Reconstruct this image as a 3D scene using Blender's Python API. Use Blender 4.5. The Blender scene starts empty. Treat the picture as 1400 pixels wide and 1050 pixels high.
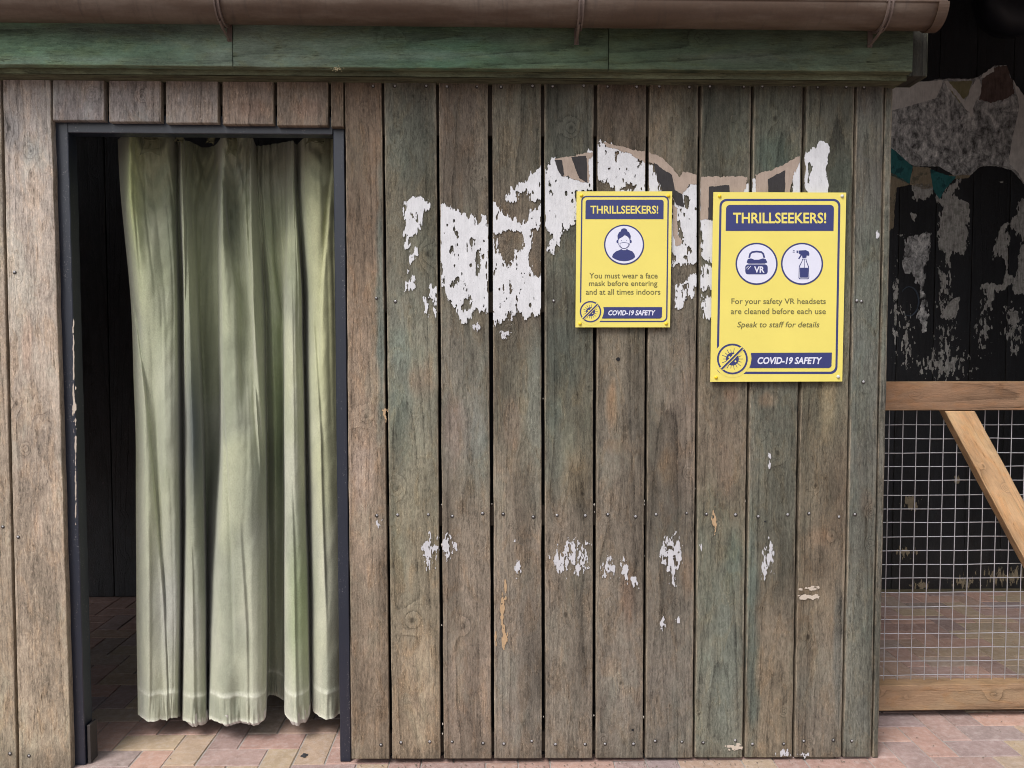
import bpy, math, random
import numpy as np
from mathutils import Vector, Matrix, Euler
R = math.radians
S = bpy.context.scene
COL = S.collection

# ------------------------------------------------------------------ camera
F_PX, CAM_D, CAM_H = 1080.0, 2.48, 1.335
PITCH, YAW = R(2.6), R(1.35)
cd = bpy.data.cameras.new('camera'); cam = bpy.data.objects.new('camera', cd); COL.objects.link(cam)
cam.location = (0.0, -CAM_D, CAM_H)
cam.rotation_euler = (math.pi/2 - PITCH, 0, -YAW)
cd.sensor_width = 36; cd.lens = F_PX/1400*36; cd.clip_end = 500; cd.clip_start = 0.05
S.camera = cam
# ------------------------------------------------------------------ light
SUN_EL, SUN_AZ = R(52), R(-36)      # sun high behind the camera, a little to the left, veiled by cloud
W = bpy.data.worlds.new('World'); S.world = W; W.use_nodes = True
wn = W.node_tree.nodes; wl = W.node_tree.links; wn.clear()
sky = wn.new('ShaderNodeTexSky'); sky.sky_type = 'NISHITA'; sky.sun_disc = False
sky.sun_elevation = SUN_EL; sky.sun_rotation = math.pi - SUN_AZ
sky.air_density = 1.0; sky.dust_density = 4.0; sky.ozone_density = 1.0
hs = wn.new('ShaderNodeHueSaturation'); hs.inputs['Saturation'].default_value = 0.34
bg = wn.new('ShaderNodeBackground'); bg.inputs['Strength'].default_value = 0.12
wo = wn.new('ShaderNodeOutputWorld')
wl.new(sky.outputs[0], hs.inputs['Color']); wl.new(hs.outputs[0], bg.inputs[0]); wl.new(bg.outputs[0], wo.inputs[0])
sd = bpy.data.lights.new('sun', 'SUN'); sd.energy = 2.1; sd.angle = R(26); sd.color = (1.0, 0.955, 0.91)
sun = bpy.data.objects.new('sun', sd); COL.objects.link(sun)
sv = Vector((math.sin(SUN_AZ)*math.cos(SUN_EL), -math.cos(SUN_AZ)*math.cos(SUN_EL), math.sin(SUN_EL)))
sun.rotation_euler = sv.to_track_quat('Z', 'Y').to_euler(); sun.location = (-2, -6, 6)
S.view_settings.view_transform = 'Standard'; S.view_settings.look = 'None'
S.view_settings.gamma = 1; S.view_settings.exposure = 0.36
S.view_settings.use_curve_mapping = False
S.render.engine = 'CYCLES'; S.cycles.filter_width = 1.0; S.cycles.use_denoising = True; S.cycles.max_bounces = 8

# ------------------------------------------------------------------ helpers
MR = Euler(cam.rotation_euler).to_matrix(); CL = Vector(cam.location)
def at(px, py, Y=0.0):
    """point of the plane Y that the photograph shows at (px, py)"""
    d = MR @ Vector(((px-700)/F_PX, (525-py)/F_PX, -1)); return CL + d*((Y-CL.y)/d.y)
def atz(px, py, Z=0.0):
    d = MR @ Vector(((px-700)/F_PX, (525-py)/F_PX, -1)); return CL + d*((Z-CL.z)/d.z)
MI = np.array(MR.inverted())
def topix(P):
    q = (P - np.array(CL)) @ MI.T
    return np.stack([700 - F_PX*q[..., 0]/q[..., 2], 525 + F_PX*q[..., 1]/q[..., 2]], -1)
def lin(c): 
    c = np.asarray(c, float)/255; return np.where(c <= .04045, c/12.92, ((c+.055)/1.055)**2.4)

def _hash(ix, iy, seed):
    h = (ix.astype(np.int64)*374761393 + iy.astype(np.int64)*668265263 + int(seed)*1442695041) & 0xffffffff
    h = ((h ^ (h >> 13))*1274126177) & 0xffffffff
    return ((h ^ (h >> 16)) & 0xffff)/65535.0
def vn(x, y, seed=0):
    ix, iy = np.floor(x), np.floor(y); fx, fy = x-ix, y-iy
    fx = fx*fx*(3-2*fx); fy = fy*fy*(3-2*fy)
    a = _hash(ix, iy, seed); b = _hash(ix+1, iy, seed); c = _hash(ix, iy+1, seed); d = _hash(ix+1, iy+1, seed)
    return (a*(1-fx)+b*fx)*(1-fy) + (c*(1-fx)+d*fx)*fy
def fbm(x, y, seed=0, o=4, g=.5):
    s = 0; a = 1; t = 0
    for k in range(o):
        s = s + a*vn(x*2**k + 7.3*k, y*2**k + 3.1*k, seed+k*17); t += a; a *= g
    return s/t

def tag(o, label=None, cat=None, group=None, kind=None):
    if label: o['label'] = label
    if cat: o['category'] = cat
    if group: o['group'] = group
    if kind: o['kind'] = kind
    return o
def empty(name, loc=(0, 0, 0)):
    o = bpy.data.objects.new(name, None); COL.objects.link(o); o.location = loc; o.empty_display_size = .05
    bpy.context.view_layer.update(); return o
def wloc(o):
    v = Vector((0, 0, 0))
    while o is not None: v = v + o.location; o = o.parent
    return v
def mesh(name, V, F, m, parent=None, origin=None, smooth=False):
    """V in world metres; the object's origin is set at `origin` (default: middle of the base)"""
    V = np.asarray(V, float).reshape(-1, 3)
    if origin is None: 
        origin = Vector(((V[:, 0].min()+V[:, 0].max())/2, (V[:, 1].min()+V[:, 1].max())/2, V[:, 2].min()))
    me = bpy.data.meshes.new(name)
    me.from_pydata((V - np.array(origin)).tolist(), [], [tuple(int(i) for i in f) for f in F])
    me.materials.append(m)
    if smooth: me.polygons.foreach_set('use_smooth', [True]*len(me.polygons))
    me.update()
    o = bpy.data.objects.new(name, me); COL.objects.link(o)
    o.location = Vector(origin)
    if parent is not None: o.parent = parent; o.location = Vector(origin) - wloc(parent)
    return o
def dupl(o, loc, parent=None):
    c = o.copy(); COL.objects.link(c); c.location = loc; c.parent = parent; return c
class MB:
    def __init__(s): s.V = []; s.F = []
    def add(s, V, F):
        n = len(s.V); s.V += [tuple(v) for v in V]; s.F += [tuple(n+i for i in f) for f in F]; return s
    def box(s, a, b, bev=0.0):
        x0, y0, z0 = a; x1, y1, z1 = b
        if bev <= 0:
            V = [(x0,y0,z0),(x1,y0,z0),(x1,y1,z0),(x0,y1,z0),(x0,y0,z1),(x1,y0,z1),(x1,y1,z1),(x0,y1,z1)]
            return s.add(V, [(3,2,1,0),(4,5,6,7),(0,1,5,4),(1,2,6,5),(2,3,7,6),(3,0,4,7)])
        c = bev; V = []
        for (z, k) in ((z0, c), (z0+c, 0), (z1-c, 0), (z1, c)):
            V += [(x0+k,y0+k,z),(x1-k,y0+k,z),(x1-k,y1-k,z),(x0+k,y1-k,z)]
        Fc = [(3,2,1,0),(12,13,14,15)]
        for r in range(3):
            for i in range(4):
                j = (i+1) % 4; Fc.append((r*4+i, r*4+j, r*4+4+j, r*4+4+i))
        return s.add(V, Fc)
    def tube(s, pts, r, n=8, cap=True):
        pts = [Vector(p) for p in pts]; rr = r if hasattr(r, '__len__') else [r]*len(pts); base = len(s.V)
        up = Vector((0, 0, 1)); F = []; V = []
        for i, p in enumerate(pts):
            t = (pts[min(i+1, len(pts)-1)] - pts[max(i-1, 0)]).normalized()
            a = t.cross(up); 
            if a.length < .2: a = t.cross(Vector((1, 0, 0)))
            a.normalize(); b = t.cross(a)
            for k in range(n):
                th = 2*math.pi*k/n; V.append(p + (a*math.cos(th) + b*math.sin(th))*rr[i])
        for i in range(len(pts)-1):
            for k in range(n):
                j = (k+1) % n; F.append((i*n+k, i*n+j, (i+1)*n+j, (i+1)*n+k))
        if cap: F += [tuple(range(n-1, -1, -1)), tuple((len(pts)-1)*n+k for k in range(n))]
        return s.add(V, F)
    def build(s, name, m, parent=None, origin=None, smooth=False): return mesh(name, s.V, s.F, m, parent, origin, smooth)

# ------------------------------------------------------------------ node helper
class NT:
    def __init__(s, name):
        s.m = bpy.data.materials.new(name); s.m.use_nodes = True; s.t = s.m.node_tree
        s.b = s.t.nodes['Principled BSDF']; s.b.inputs['Roughness'].default_value = .8
    def link(s, a, b): s.t.links.new(a, b)
    def put(s, sock, v):
        if isinstance(v, bpy.types.NodeSocket): s.link(v, sock)
        elif v is not None: sock.default_value = v
    def M(s, op, a, b=None, c=None, clamp=False):
        n = s.t.nodes.new('ShaderNodeMath'); n.operation = op; n.use_clamp = clamp
        for i, v in enumerate((a, b, c)): s.put(n.inputs[i], v)
        return n.outputs[0]
    def attr(s, name, out='Fac'):
        n = s.t.nodes.new('ShaderNodeAttribute'); n.attribute_name = name; return n.outputs[out]
    def scale(s, v, sc, rot=None, off=None):
        n = s.t.nodes.new('ShaderNodeMapping'); s.link(v, n.inputs[0]); n.inputs['Scale'].default_value = sc
        if rot: n.inputs['Rotation'].default_value = rot
        if off: n.inputs['Location'].default_value = off
        return n.outputs[0]
    def noise(s, v, sc=1.0, det=3, rough=.5, dist=0.0):
        n = s.t.nodes.new('ShaderNodeTexNoise'); s.link(v, n.inputs['Vector']); n.inputs['Scale'].default_value = sc
        n.inputs['Detail'].default_value = det; n.inputs['Roughness'].default_value = rough; n.inputs['Distortion'].default_value = dist
        return n.outputs['Fac']
    def ss(s, v, lo, hi, a=0.0, b=1.0):
        n = s.t.nodes.new('ShaderNodeMapRange'); n.interpolation_type = 'SMOOTHSTEP'; s.put(n.inputs[0], v)
        n.inputs[1].default_value = lo; n.inputs[2].default_value = hi; n.inputs[3].default_value = a; n.inputs[4].default_value = b
        return n.outputs[0]
    def mix(s, f, a, b, mode='MIX'):
        n = s.t.nodes.new('ShaderNodeMix'); n.data_type = 'RGBA'; n.blend_type = mode
        s.put(n.inputs[0], f)
        for i, v in ((6, a), (7, b)):
            if not isinstance(v, bpy.types.NodeSocket): v = tuple(v)+(1,) if len(v) == 3 else v
            s.put(n.inputs[i], v)
        return n.outputs[2]
    def mulc(s, c, v):
        n = s.t.nodes.new('ShaderNodeVectorMath'); n.operation = 'SCALE'; s.put(n.inputs[0], c); s.put(n.inputs['Scale'], v); return n.outputs[0]
    def bump(s, h, dist=.002, strength=1.0):
        n = s.t.nodes.new('ShaderNodeBump'); n.inputs['Distance'].default_value = dist; n.inputs['Strength'].default_value = strength
        s.link(h, n.inputs['Height']); s.link(n.outputs[0], s.b.inputs['Normal'])
    def col(s, c): s.put(s.b.inputs['Base Color'], c if isinstance(c, bpy.types.NodeSocket) else tuple(c)+(1,))
    def set(s, **k):
        for a, v in k.items(): s.put(s.b.inputs[a.replace('_', ' ')], v)
    def obj(s):
        n = s.t.nodes.new('ShaderNodeTexCoord'); return n.outputs['Object']
    def geo(s, o='Position'):
        return s.t.nodes.new('ShaderNodeNewGeometry').outputs[o]

def wood_material(name, fib=.40, ringa=.42, saw=.55, patch=.42, speck=.55, edgec=(.33, .27, .20), warm=(1.10, 1.0, .90), spec=.25, rough=.82, furry=.62, contrast=1.5):
    n = NT(name); gc = n.attr('gc', 'Vector'); c = n.attr('col', 'Color')
    nf = n.noise(n.scale(gc, (240, 17, 1)), 1, 3, .6)
    nf2 = n.noise(n.scale(gc, (70, 4.5, 1)), 1, 4, .6)
    pt = n.noise(n.scale(gc, (15, 7, 1)), 1, 6, .65, .6)
    p2 = n.noise(n.scale(gc, (24, 9, 1), off=(5, 9, 3)), 1, 6, .66, .8)
    p3 = n.noise(n.scale(gc, (6, 2.2, 1), off=(15, 3, 8)), 1, 3, .5)
    p4 = n.noise(n.scale(gc, (9, 3.5, 1), off=(1, 13, 28)), 1, 5, .6, .5)
    sw = n.noise(n.scale(gc, (170, 50, 1), rot=(0, 0, .85)), 1, 3, .65)
    sw2 = n.noise(n.scale(gc, (190, 40, 1), rot=(0, 0, -.4)), 1, 3, .65)
    fu = n.noise(n.scale(gc, (105, 48, 1)), 1, 6, .72, 2.2)
    ring = n.M('ADD', n.attr('ring'), n.M('MULTIPLY', n.M('ADD', nf2, n.M('MULTIPLY', fu, .25)), .5))
    fr = n.M('FRACT', ring)
    rd = n.M('MULTIPLY', n.M('POWER', fr, 4.0), n.ss(fr, .9, 1.0, 1, 0))
    rm = n.ss(p3, .38, .6, .15, 1.0)
    sm = n.ss(p3, .4, .62, 1.0, .45)
    ck = n.noise(n.scale(gc, (70, 2.2, 1), off=(2, 4, 6)), 1, 5, .55)
    cr = n.ss(n.M('ABSOLUTE', n.M('SUBTRACT', ck, .5)), .0, .006, 1, 0)
    cr = n.M('MULTIPLY', cr, n.ss(p2, .54, .66))
    k = n.M('ADD', n.attr('knot'), n.M('ADD', n.M('MULTIPLY', n.M('SUBTRACT', p2, .5), .9), n.M('MULTIPLY', n.M('SUBTRACT', fu, .5), .5)))
    kd = n.M('MULTIPLY', n.ss(k, .45, 1.0), n.ss(n.attr('knot'), .12, .4))
    spn = n.noise(n.scale(gc, (380, 110, 1)), 1, 2, .6)
    sp = n.M('MULTIPLY', n.ss(spn, .60, .72), n.ss(p2, .42, .65))
    def cen(x, a): return n.M('MULTIPLY', n.M('SUBTRACT', x, .5), a)
    swm = n.M('MULTIPLY', n.M('ADD', cen(sw, saw*1.3), cen(sw2, saw)), sm)
    v = n.M('ADD', 1.0, cen(nf, fib*1.6))
    for t in (cen(nf2, fib*.9), swm, cen(fu, furry*1.7), cen(pt, patch*1.7), cen(p4, patch), n.M('MULTIPLY', n.M('MULTIPLY', rd, rm), -ringa), n.M('MULTIPLY', sp, speck)):
        v = n.M('ADD', v, t)
    v = n.M('ADD', n.M('MULTIPLY', n.M('SUBTRACT', v, 1.0), contrast), 1.0)
    v = n.M('MULTIPLY', v, n.M('SUBTRACT', 1.0, n.M('MULTIPLY', kd, .62)))
    v = n.M('MULTIPLY', v, n.M('SUBTRACT', 1.0, n.M('MULTIPLY', cr, .5)))
    v = n.M('MAXIMUM', v, .12)
    c2 = n.mix(n.ss(p2, .46, .66, 0, .8), c, n.mix(1.0, c, warm, 'MULTIPLY'))
    c2 = n.mix(n.ss(p4, .50, .66, 0, .7), c2, n.mix(1.0, c2, (.93, 1.02, 1.03), 'MULTIPLY'))
    e = n.M('MULTIPLY', n.attr('edge'), n.ss(n.noise(n.scale(gc, (40, 10, 1)), 1, 4, .7), .36, .56))
    c2 = n.mix(n.M('MULTIPLY', e, .7), c2, edgec)
    n.col(n.mulc(c2, v))
    h = n.M('ADD', n.M('MULTIPLY', nf, .4), n.M('ADD', n.M('MULTIPLY', sw, .4), n.M('MULTIPLY', sw2, .3)))
    h = n.M('ADD', h, n.M('ADD', n.M('MULTIPLY', rd, -.5), n.M('MULTIPLY', cr, -1.2)))
    h = n.M('ADD', h, n.M('MULTIPLY', fu, 1.1))
    n.bump(h, .0026, 1.0); n.set(Roughness=rough, Specular_IOR_Level=spec)
    return n.m
M_wood = wood_material('weathered_stained_timber')
M_fascia = wood_material('green_stained_board', fib=.3, furry=.4, saw=.3, patch=.5, speck=.2, warm=(1.1, 1.0, .85), edgec=(.14, .15, .09))
M_black = wood_material('black_painted_timber', contrast=1.0, fib=.3, saw=.2, patch=.5, speck=2.2, edgec=(.03, .028, .026), warm=(1.1, 1, .95), spec=.35, rough=.6)
M_pine = wood_material('bare_pine', contrast=1.1, fib=.2, furry=.15, ringa=.5, saw=.08, patch=.5, speck=.1, edgec=(.34, .22, .12), warm=(1.1, .97, .82))

def flat(name, c, rough=.7, metal=0.0, nz=.0, nsc=60, bump=0.0, spec=.5, streak=(1, 1, 1)):
    n = NT(name); v = n.scale(n.geo(), streak)
    t = n.noise(v, nsc, 5, .65)
    n.col(n.mulc(n.mix(0.0, c, c), n.M('ADD', 1.0, n.M('MULTIPLY', n.M('SUBTRACT', t, .5), nz*2))))
    n.set(Roughness=rough, Metallic=metal, Specular_IOR_Level=spec)
    if bump: n.bump(t, bump, .6)
    return n.m
M_frame = None
def frame_mat():
    n = NT('scuffed_dark_frame_paint'); g = n.geo()
    a = n.noise(n.scale(g, (60, 60, 5)), 1, 5, .65); b = n.noise(g, 260, 3, .7); d = n.noise(n.scale(g, (9, 9, 1.2)), 1, 4, .6)
    w = n.M('MULTIPLY', n.ss(b, .60, .70), n.ss(a, .50, .62))
    c = n.mulc(n.mix(w, (.010, .015, .030), (.35, .34, .33)), n.M('ADD', .7, n.M('MULTIPLY', d, .6)))
    n.col(c); n.set(Roughness=.36, Specular_IOR_Level=.75); n.bump(n.M('ADD', a, n.M('MULTIPLY', b, .3)), .0012, .5); return n.m
M_frame = frame_mat()
M_dark = flat('black_breather_felt', (.008, .008, .010), .9, nz=.4, nsc=30)
M_batten = flat('dark_rough_batten', (.05, .038, .028), .85, nz=.5, nsc=40, bump=.002, streak=(.3, 1, 3))
M_screw = flat('zinc_screw', (.42, .42, .44), .45, .3, nz=.4, nsc=300)
M_screwhole = flat('stained_countersink', (.035, .030, .026), .9, nz=.3)

# ------------------------------------------------------------------ plank builder
def plank(name, a, b, c, d, thick, m, parent, seed, colfn, knots=(), nu=26, nv=None, chamf=.0016, wob=.0017, ringk=1.0, cup=.0005, relief=.0006):
    """a,b,c,d: front corners (start-left, start-right, end-right, end-left) seen from the front; grain runs a->d"""
    a, b, c, d = (np.array(p, float) for p in (a, b, c, d))
    Lw = np.linalg.norm(b-a); Lv = np.linalg.norm(d-a)
    N = np.cross(b-a, d-a); N /= np.linalg.norm(N)
    if nv is None: nv = max(6, int(Lv/.009))
    cu, cv = chamf/Lw, chamf/Lv; us = np.concatenate([[0, cu], np.linspace(2.2*cu, 1-2.2*cu, nu), [1-cu, 1]]); vs = np.concatenate([[0, cv], np.linspace(2.2*cv, 1-2.2*cv, nv), [1-cv, 1]])
    U, Vv = np.meshgrid(us, vs)
    P = (a*(1-U[..., None])+b*U[..., None])*(1-Vv[..., None]) + (d*(1-U[..., None])+c*U[..., None])*Vv[..., None]
    u = (U-.5)*Lw; v = Vv*Lv
    wdir = (b-a)/Lw
    nl = (fbm(v*9, v*0+seed*3.1, seed, 5)-.5)*2*wob; nr = (fbm(v*9, v*0+seed*5.7, seed+5, 5)-.5)*2*wob
    P = P + wdir*((nl*(1-U)+nr*U)[..., None])
    z = (fbm(u*25+seed, v*6, seed+2, 3)-.5)*relief*2 + (fbm(u*3+seed, v*.8, seed+9, 2)-.5)*.002*(thick > .01) - cup*((2*U-1)**2)
    z = np.where((U == 0) | (U == 1), z-chamf, z)
    ve = np.minimum(Vv, 1-Vv)*Lv; z = z - chamf*(ve < 1e-6)
    kn = np.zeros_like(u); ring0 = ((u-Lw*(.2*math.sin(seed*1.7)))**2/(Lw*Lw))*7*ringk + v*(.9+.5*math.sin(seed*2.3)) + 2.6*fbm(u*7+seed, v*1.1, seed+3, 3)
    for (kx, ky, kr) in knots:      # knot: across 0..1, along 0..1, radius m
        dd = ((u-(kx-.5)*Lw)**2 + ((v-ky*Lv)*.8)**2)/(kr*kr)
        kn = np.maximum(kn, np.exp(-dd*1.3)); ring0 = ring0 + (2.0+1.2*math.sin(kx*9+seed))*np.exp(-dd*(.6+1.1*fbm(u*22+seed, v*14, seed+31, 3))/5) 
        z = z + .0008*np.exp(-dd)
    P = P + N*z[..., None]
    colr = colfn(P, u, v, Lw, Lv)
    edge = np.clip(1 - np.minimum(U, 1-U)*Lw/.0045, 0, 1)
    nr_, nc_ = U.shape; V = P.reshape(-1, 3); idx = np.arange(nr_*nc_).reshape(nr_, nc_)
    q = np.stack([idx[:-1, :-1], idx[:-1, 1:], idx[1:, 1:], idx[1:, :-1]], -1).reshape(-1, 4)
    loop = np.concatenate([idx[0, :], idx[1:, -1], idx[-1, -2::-1], idx[-2:0:-1, 0]])
    back = V[loop] - N*thick
    n0 = len(V); k = len(loop); bi = n0+np.arange(k)
    sides = np.stack([np.roll(loop, -1), loop, bi, np.roll(bi, -1)], -1)
    V2 = np.concatenate([V, back]); F = np.concatenate([q, sides]).tolist()
    cs = [bi[0], bi[nc_-1], bi[nc_-1+nr_-1], bi[2*(nc_-1)+nr_-1]]
    F.append([int(x) for x in cs[::-1]])
    o = mesh(name, V2, F, m, parent)
    me = o.data
    sm = np.zeros(len(me.polygons), bool); sm[:len(q)] = True; me.polygons.foreach_set('use_smooth', sm.tolist())
    def full(x): return np.concatenate([x.reshape(-1), x.reshape(-1)[loop]])
    at_ = me.attributes.new('col', 'FLOAT_COLOR', 'POINT')
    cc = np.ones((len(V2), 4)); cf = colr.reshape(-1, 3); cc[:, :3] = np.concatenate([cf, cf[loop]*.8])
    at_.data.foreach_set('color', cc.astype(np.float32).reshape(-1))
    for nm, arr in (('ring', ring0), ('knot', kn), ('edge', edge)):
        t = me.attributes.new(nm, 'FLOAT', 'POINT'); t.data.foreach_set('value', full(arr).astype(np.float32))
    g = np.zeros((len(V2), 3)); g[:, 0] = full(u); g[:, 1] = full(v); g[:, 2] = seed*3.37
    g[n0:, 0] += np.where(np.abs(g[n0:, 0]) > Lw*.49, np.sign(g[n0:, 0])*thick, 0)
    t = me.attributes.new('gc', 'FLOAT_VECTOR', 'POINT'); t.data.foreach_set('vector', g.astype(np.float32).reshape(-1))
    return o

GAIN = 1.15
def desat(c, k=.30):
    c = np.asarray(c, float); l = c @ np.array([.2126, .7152, .0722]); k = k+(.3 if c[1] > max(c[0], c[2])*1.04 or c[2] > c[0]*1.04 else 0); return c*(1-k)+l*k
def ramp(stops, gain=GAIN, blobs=(), lift=1.0):
    """base colour of a board: [(photo row, rgb)...], plus stains with a shape of their own (x, y, rx, ry, rgb, strength)"""
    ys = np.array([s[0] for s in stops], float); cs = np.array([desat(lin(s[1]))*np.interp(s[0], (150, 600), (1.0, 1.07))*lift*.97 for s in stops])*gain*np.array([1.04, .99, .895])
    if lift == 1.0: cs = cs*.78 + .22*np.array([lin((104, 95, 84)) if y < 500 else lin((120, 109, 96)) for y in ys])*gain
    def f(P, u, v, Lw, Lv):
        pix = topix(P); y = pix[..., 1] + (fbm(pix[..., 0]/25, pix[..., 1]/90, int(stops[0][0]+stops[0][1][0]), 3)-.5)*120
        out = np.stack([np.interp(y, ys, cs[:, i]) for i in range(3)], -1)
        for (bx, by, rx, ry, rgb, s) in blobs:
            dn = np.sqrt(((pix[..., 0]-bx)/rx)**2 + ((pix[..., 1]-by)/ry)**2) + (fbm(pix[..., 0]/14, pix[..., 1]/40, int(bx+by), 4)-.5)*.9
            w = np.clip((1.1-dn)/.6, 0, 1)[..., None]*s
            out = out*(1-w) + desat(lin(rgb))*gain*w
        x_, y_ = pix[..., 0], pix[..., 1]
        moss = np.clip((fbm(x_/120, y_/190, 71, 4)-.46)*5, 0, 1)*np.clip((x_-480)/60, 0, 1)*np.interp(x_, (480, 900, 1200), (.35, .35, .6))*np.interp(y_, (115, 500, 900), (1.0, .7, .35))
        out = out*(1-moss[..., None]) + np.array(desat(lin((84, 92, 76)), .0))*gain*moss[..., None]
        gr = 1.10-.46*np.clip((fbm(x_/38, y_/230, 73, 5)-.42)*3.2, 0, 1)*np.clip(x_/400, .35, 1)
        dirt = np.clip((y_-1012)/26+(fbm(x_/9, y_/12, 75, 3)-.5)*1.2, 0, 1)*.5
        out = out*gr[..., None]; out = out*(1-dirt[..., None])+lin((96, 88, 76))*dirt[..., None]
        return out
    return f

# ------------------------------------------------------------------ ground
def sheet(name, x0, x1, y0, y1, z, m, **k):
    return mesh(name, [(x0, y0, z), (x1, y0, z), (x1, y1, z), (x0, y1, z)], [(0, 1, 2, 3)], m, None, (0, 0, z))
def far_paving():
    n = NT('distant_paving'); g = n.geo()
    br = n.t.nodes.new('ShaderNodeTexBrick'); n.link(g, br.inputs['Vector']); br.inputs['Scale'].default_value = 5
    br.inputs['Color1'].default_value = (.28, .20, .17, 1); br.inputs['Color2'].default_value = (.22, .18, .17, 1)
    br.inputs['Mortar'].default_value = (.25, .23, .21, 1); br.inputs['Mortar Size'].default_value = .012
    n.col(n.mix(n.noise(g, 3, 5, .6), br.outputs[0], n.mulc(br.outputs[0], .6))); n.set(Roughness=.85); return n.m
gnd = tag(sheet('ground', -60, 60, -60, 60, -.05, far_paving()), kind='structure')
M_sand = flat('joint_sand', (.33, .31, .29), .95, nz=.35, nsc=500, bump=.001)
def brick_mat():
    n = NT('clay_paver'); oi = n.t.nodes.new('ShaderNodeObjectInfo'); o = n.obj(); g = n.geo()
    rnd = n.attr('tone')
    cr = n.t.nodes.new('ShaderNodeValToRGB'); n.link(oi.outputs['Random'], cr.inputs[0]); e = cr.color_ramp
    cols = [(0, (182, 148, 136)), (0.16, (160, 132, 124)), (0.3, (178, 158, 134)), (0.46, (150, 134, 134)), (0.6, (184, 150, 136)), (0.74, (134, 120, 120)), (0.86, (172, 154, 130)), (1, (164, 134, 124))]
    e.elements[0].position = 0; e.elements[1].position = 1
    for i, (p, c) in enumerate(cols):
        el = e.elements[0] if i == 0 else (e.elements[-1] if i == len(cols)-1 else e.elements.new(p))
        el.color = tuple(lin(c))+(1,)
    a = n.noise(g, 14, 5, .65); b = n.noise(g, 240, 4, .7); d = n.noise(g, 45, 5, .7)
    v = n.M('ADD', .02, n.M('ADD', n.M('MULTIPLY', a, .7), n.M('ADD', n.M('MULTIPLY', b, .65), n.M('MULTIPLY', d, .55))))
    c = n.mulc(cr.outputs[0], v)
    c = n.mix(n.ss(d, .45, .7, 0, .4), c, (.44, .39, .37))
    n.col(c); n.set(Roughness=.82, Specular_IOR_Level=.3); n.bump(n.M('ADD', b, d), .0012, .8); return n.m
M_brick = brick_mat()
paving = tag(sheet('paving', -3.2, 3.1, -.75, 1.85, -.0035, M_sand), kind='structure')
random.seed(4); XE = 1.2
protos = []
for k in range(4):                                      # four hand-cut variants of a paver, lying along x
    rr = random.Random(k); mb = MB(); hx, hy = .1035-.0016, .0518-.0016
    V = []; 
    for (z, sh) in ((-.04, 0), (-.0030, 0), (0.0, .0028)):
        for (sx, sy) in ((-1, -1), (0, -1), (1, -1), (1, 1), (0, 1), (-1, 1)):
            V.append((sx*(hx-sh)+rr.uniform(-.0006, .0006), sy*(hy-sh)+rr.uniform(-.0006, .0006), z+rr.uniform(-.0003, .0003)*(z == 0)))
    F = [(12, 13, 14, 15, 16, 17)]
    for r in range(2):
        for i in range(6): j = (i+1) % 6; F.append((r*6+i, r*6+j, r*6+6+j, r*6+6+i))
    me = bpy.data.meshes.new('brick'); me.from_pydata(V, [], F); me.materials.append(M_brick); protos.append((me, V, F))
BW = .1036; OX, OY = -1.062, -.0905
rest = MB(); nb = 0
for i in range(-22, 42):
    for j in range(-7, 19):
        k = (i-j) % 4
        if k == 0: cx, cy, rot = OX+(i+1)*BW, OY+(j+.5)*BW, 0
        elif k == 3: cx, cy, rot = OX+(i+.5)*BW, OY+(j+1)*BW, 1
        else: continue
        if not (-3.1 < cx < 3.0 and -.7 < cy < 1.80): continue
        me, V, F = protos[random.randrange(4)]
        vis = (-1.85 < cx < -.45 and cy > -.45) or (cx > 1.05 and cy > -.45) or (-.3 < cy < .03)
        tz = random.uniform(-.0012, .0008); ry = rot*math.pi/2+random.uniform(-.006, .006)
        if vis:
            o = bpy.data.objects.new('brick', me); COL.objects.link(o); o.parent = paving
            o.location = (cx, cy, .0035+tz); o.rotation_euler = (random.uniform(-.004, .004), random.uniform(-.004, .004), ry); nb += 1
        else:
            cs, sn = math.cos(ry), math.sin(ry)
            rest.add([(cx+x*cs-y*sn, cy+x*sn+y*cs, z+tz) for x, y, z in V], F)
print('bricks', nb)
tag(rest.build('brick', M_brick, paving), kind='stuff')
gum = MB(); p = atz(416, 1033, 0); V = [(p.x, p.y, .003)]; 
for k in range(12): 
    r = .011*(1+.25*math.sin(k*2.1)); V.append((p.x+r*math.cos(k*math.pi/6), p.y+r*1.2*math.sin(k*math.pi/6), .001))
gum.add(V, [(0, k+1, (k+1) % 12+1) for k in range(12)]).build('gum_spot', flat('old_gum', (.03, .03, .035), .8), paving)

grit = MB(); rg = random.Random(12)
for k in range(420):
    x = rg.uniform(-2.2, 2.6); y = -abs(rg.gauss(0, .025))-.004 if x < XE and not -1.4 < x < -.5 else rg.uniform(-.2, .3); r_ = rg.uniform(.001, .0032)
    if -1.4 < x < -.5 and rg.random() < .8: continue
    p = Vector((x, y, .004+r_*.3)); c = [(r_*rg.uniform(.6, 1.5), 0, 0), (0, 0, r_*.8), (-r_, 0, 0), (0, -r_*rg.uniform(.6, 1.6), 0), (0, r_, 0), (0, 0, -r_*.5)]
    V = [p+Vector(q) for q in c]; grit.add(V, [(0, 1, 3), (1, 2, 3), (1, 0, 4), (2, 1, 4), (0, 3, 5), (3, 2, 5)])
tag(grit.build('grit', flat('grit_and_leaf_crumbs', (.16, .13, .10), .95, nz=.7, nsc=40)), 'loose grit and crumbs of leaf gathered along the foot of the plank wall', 'grit', kind='stuff')
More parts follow.
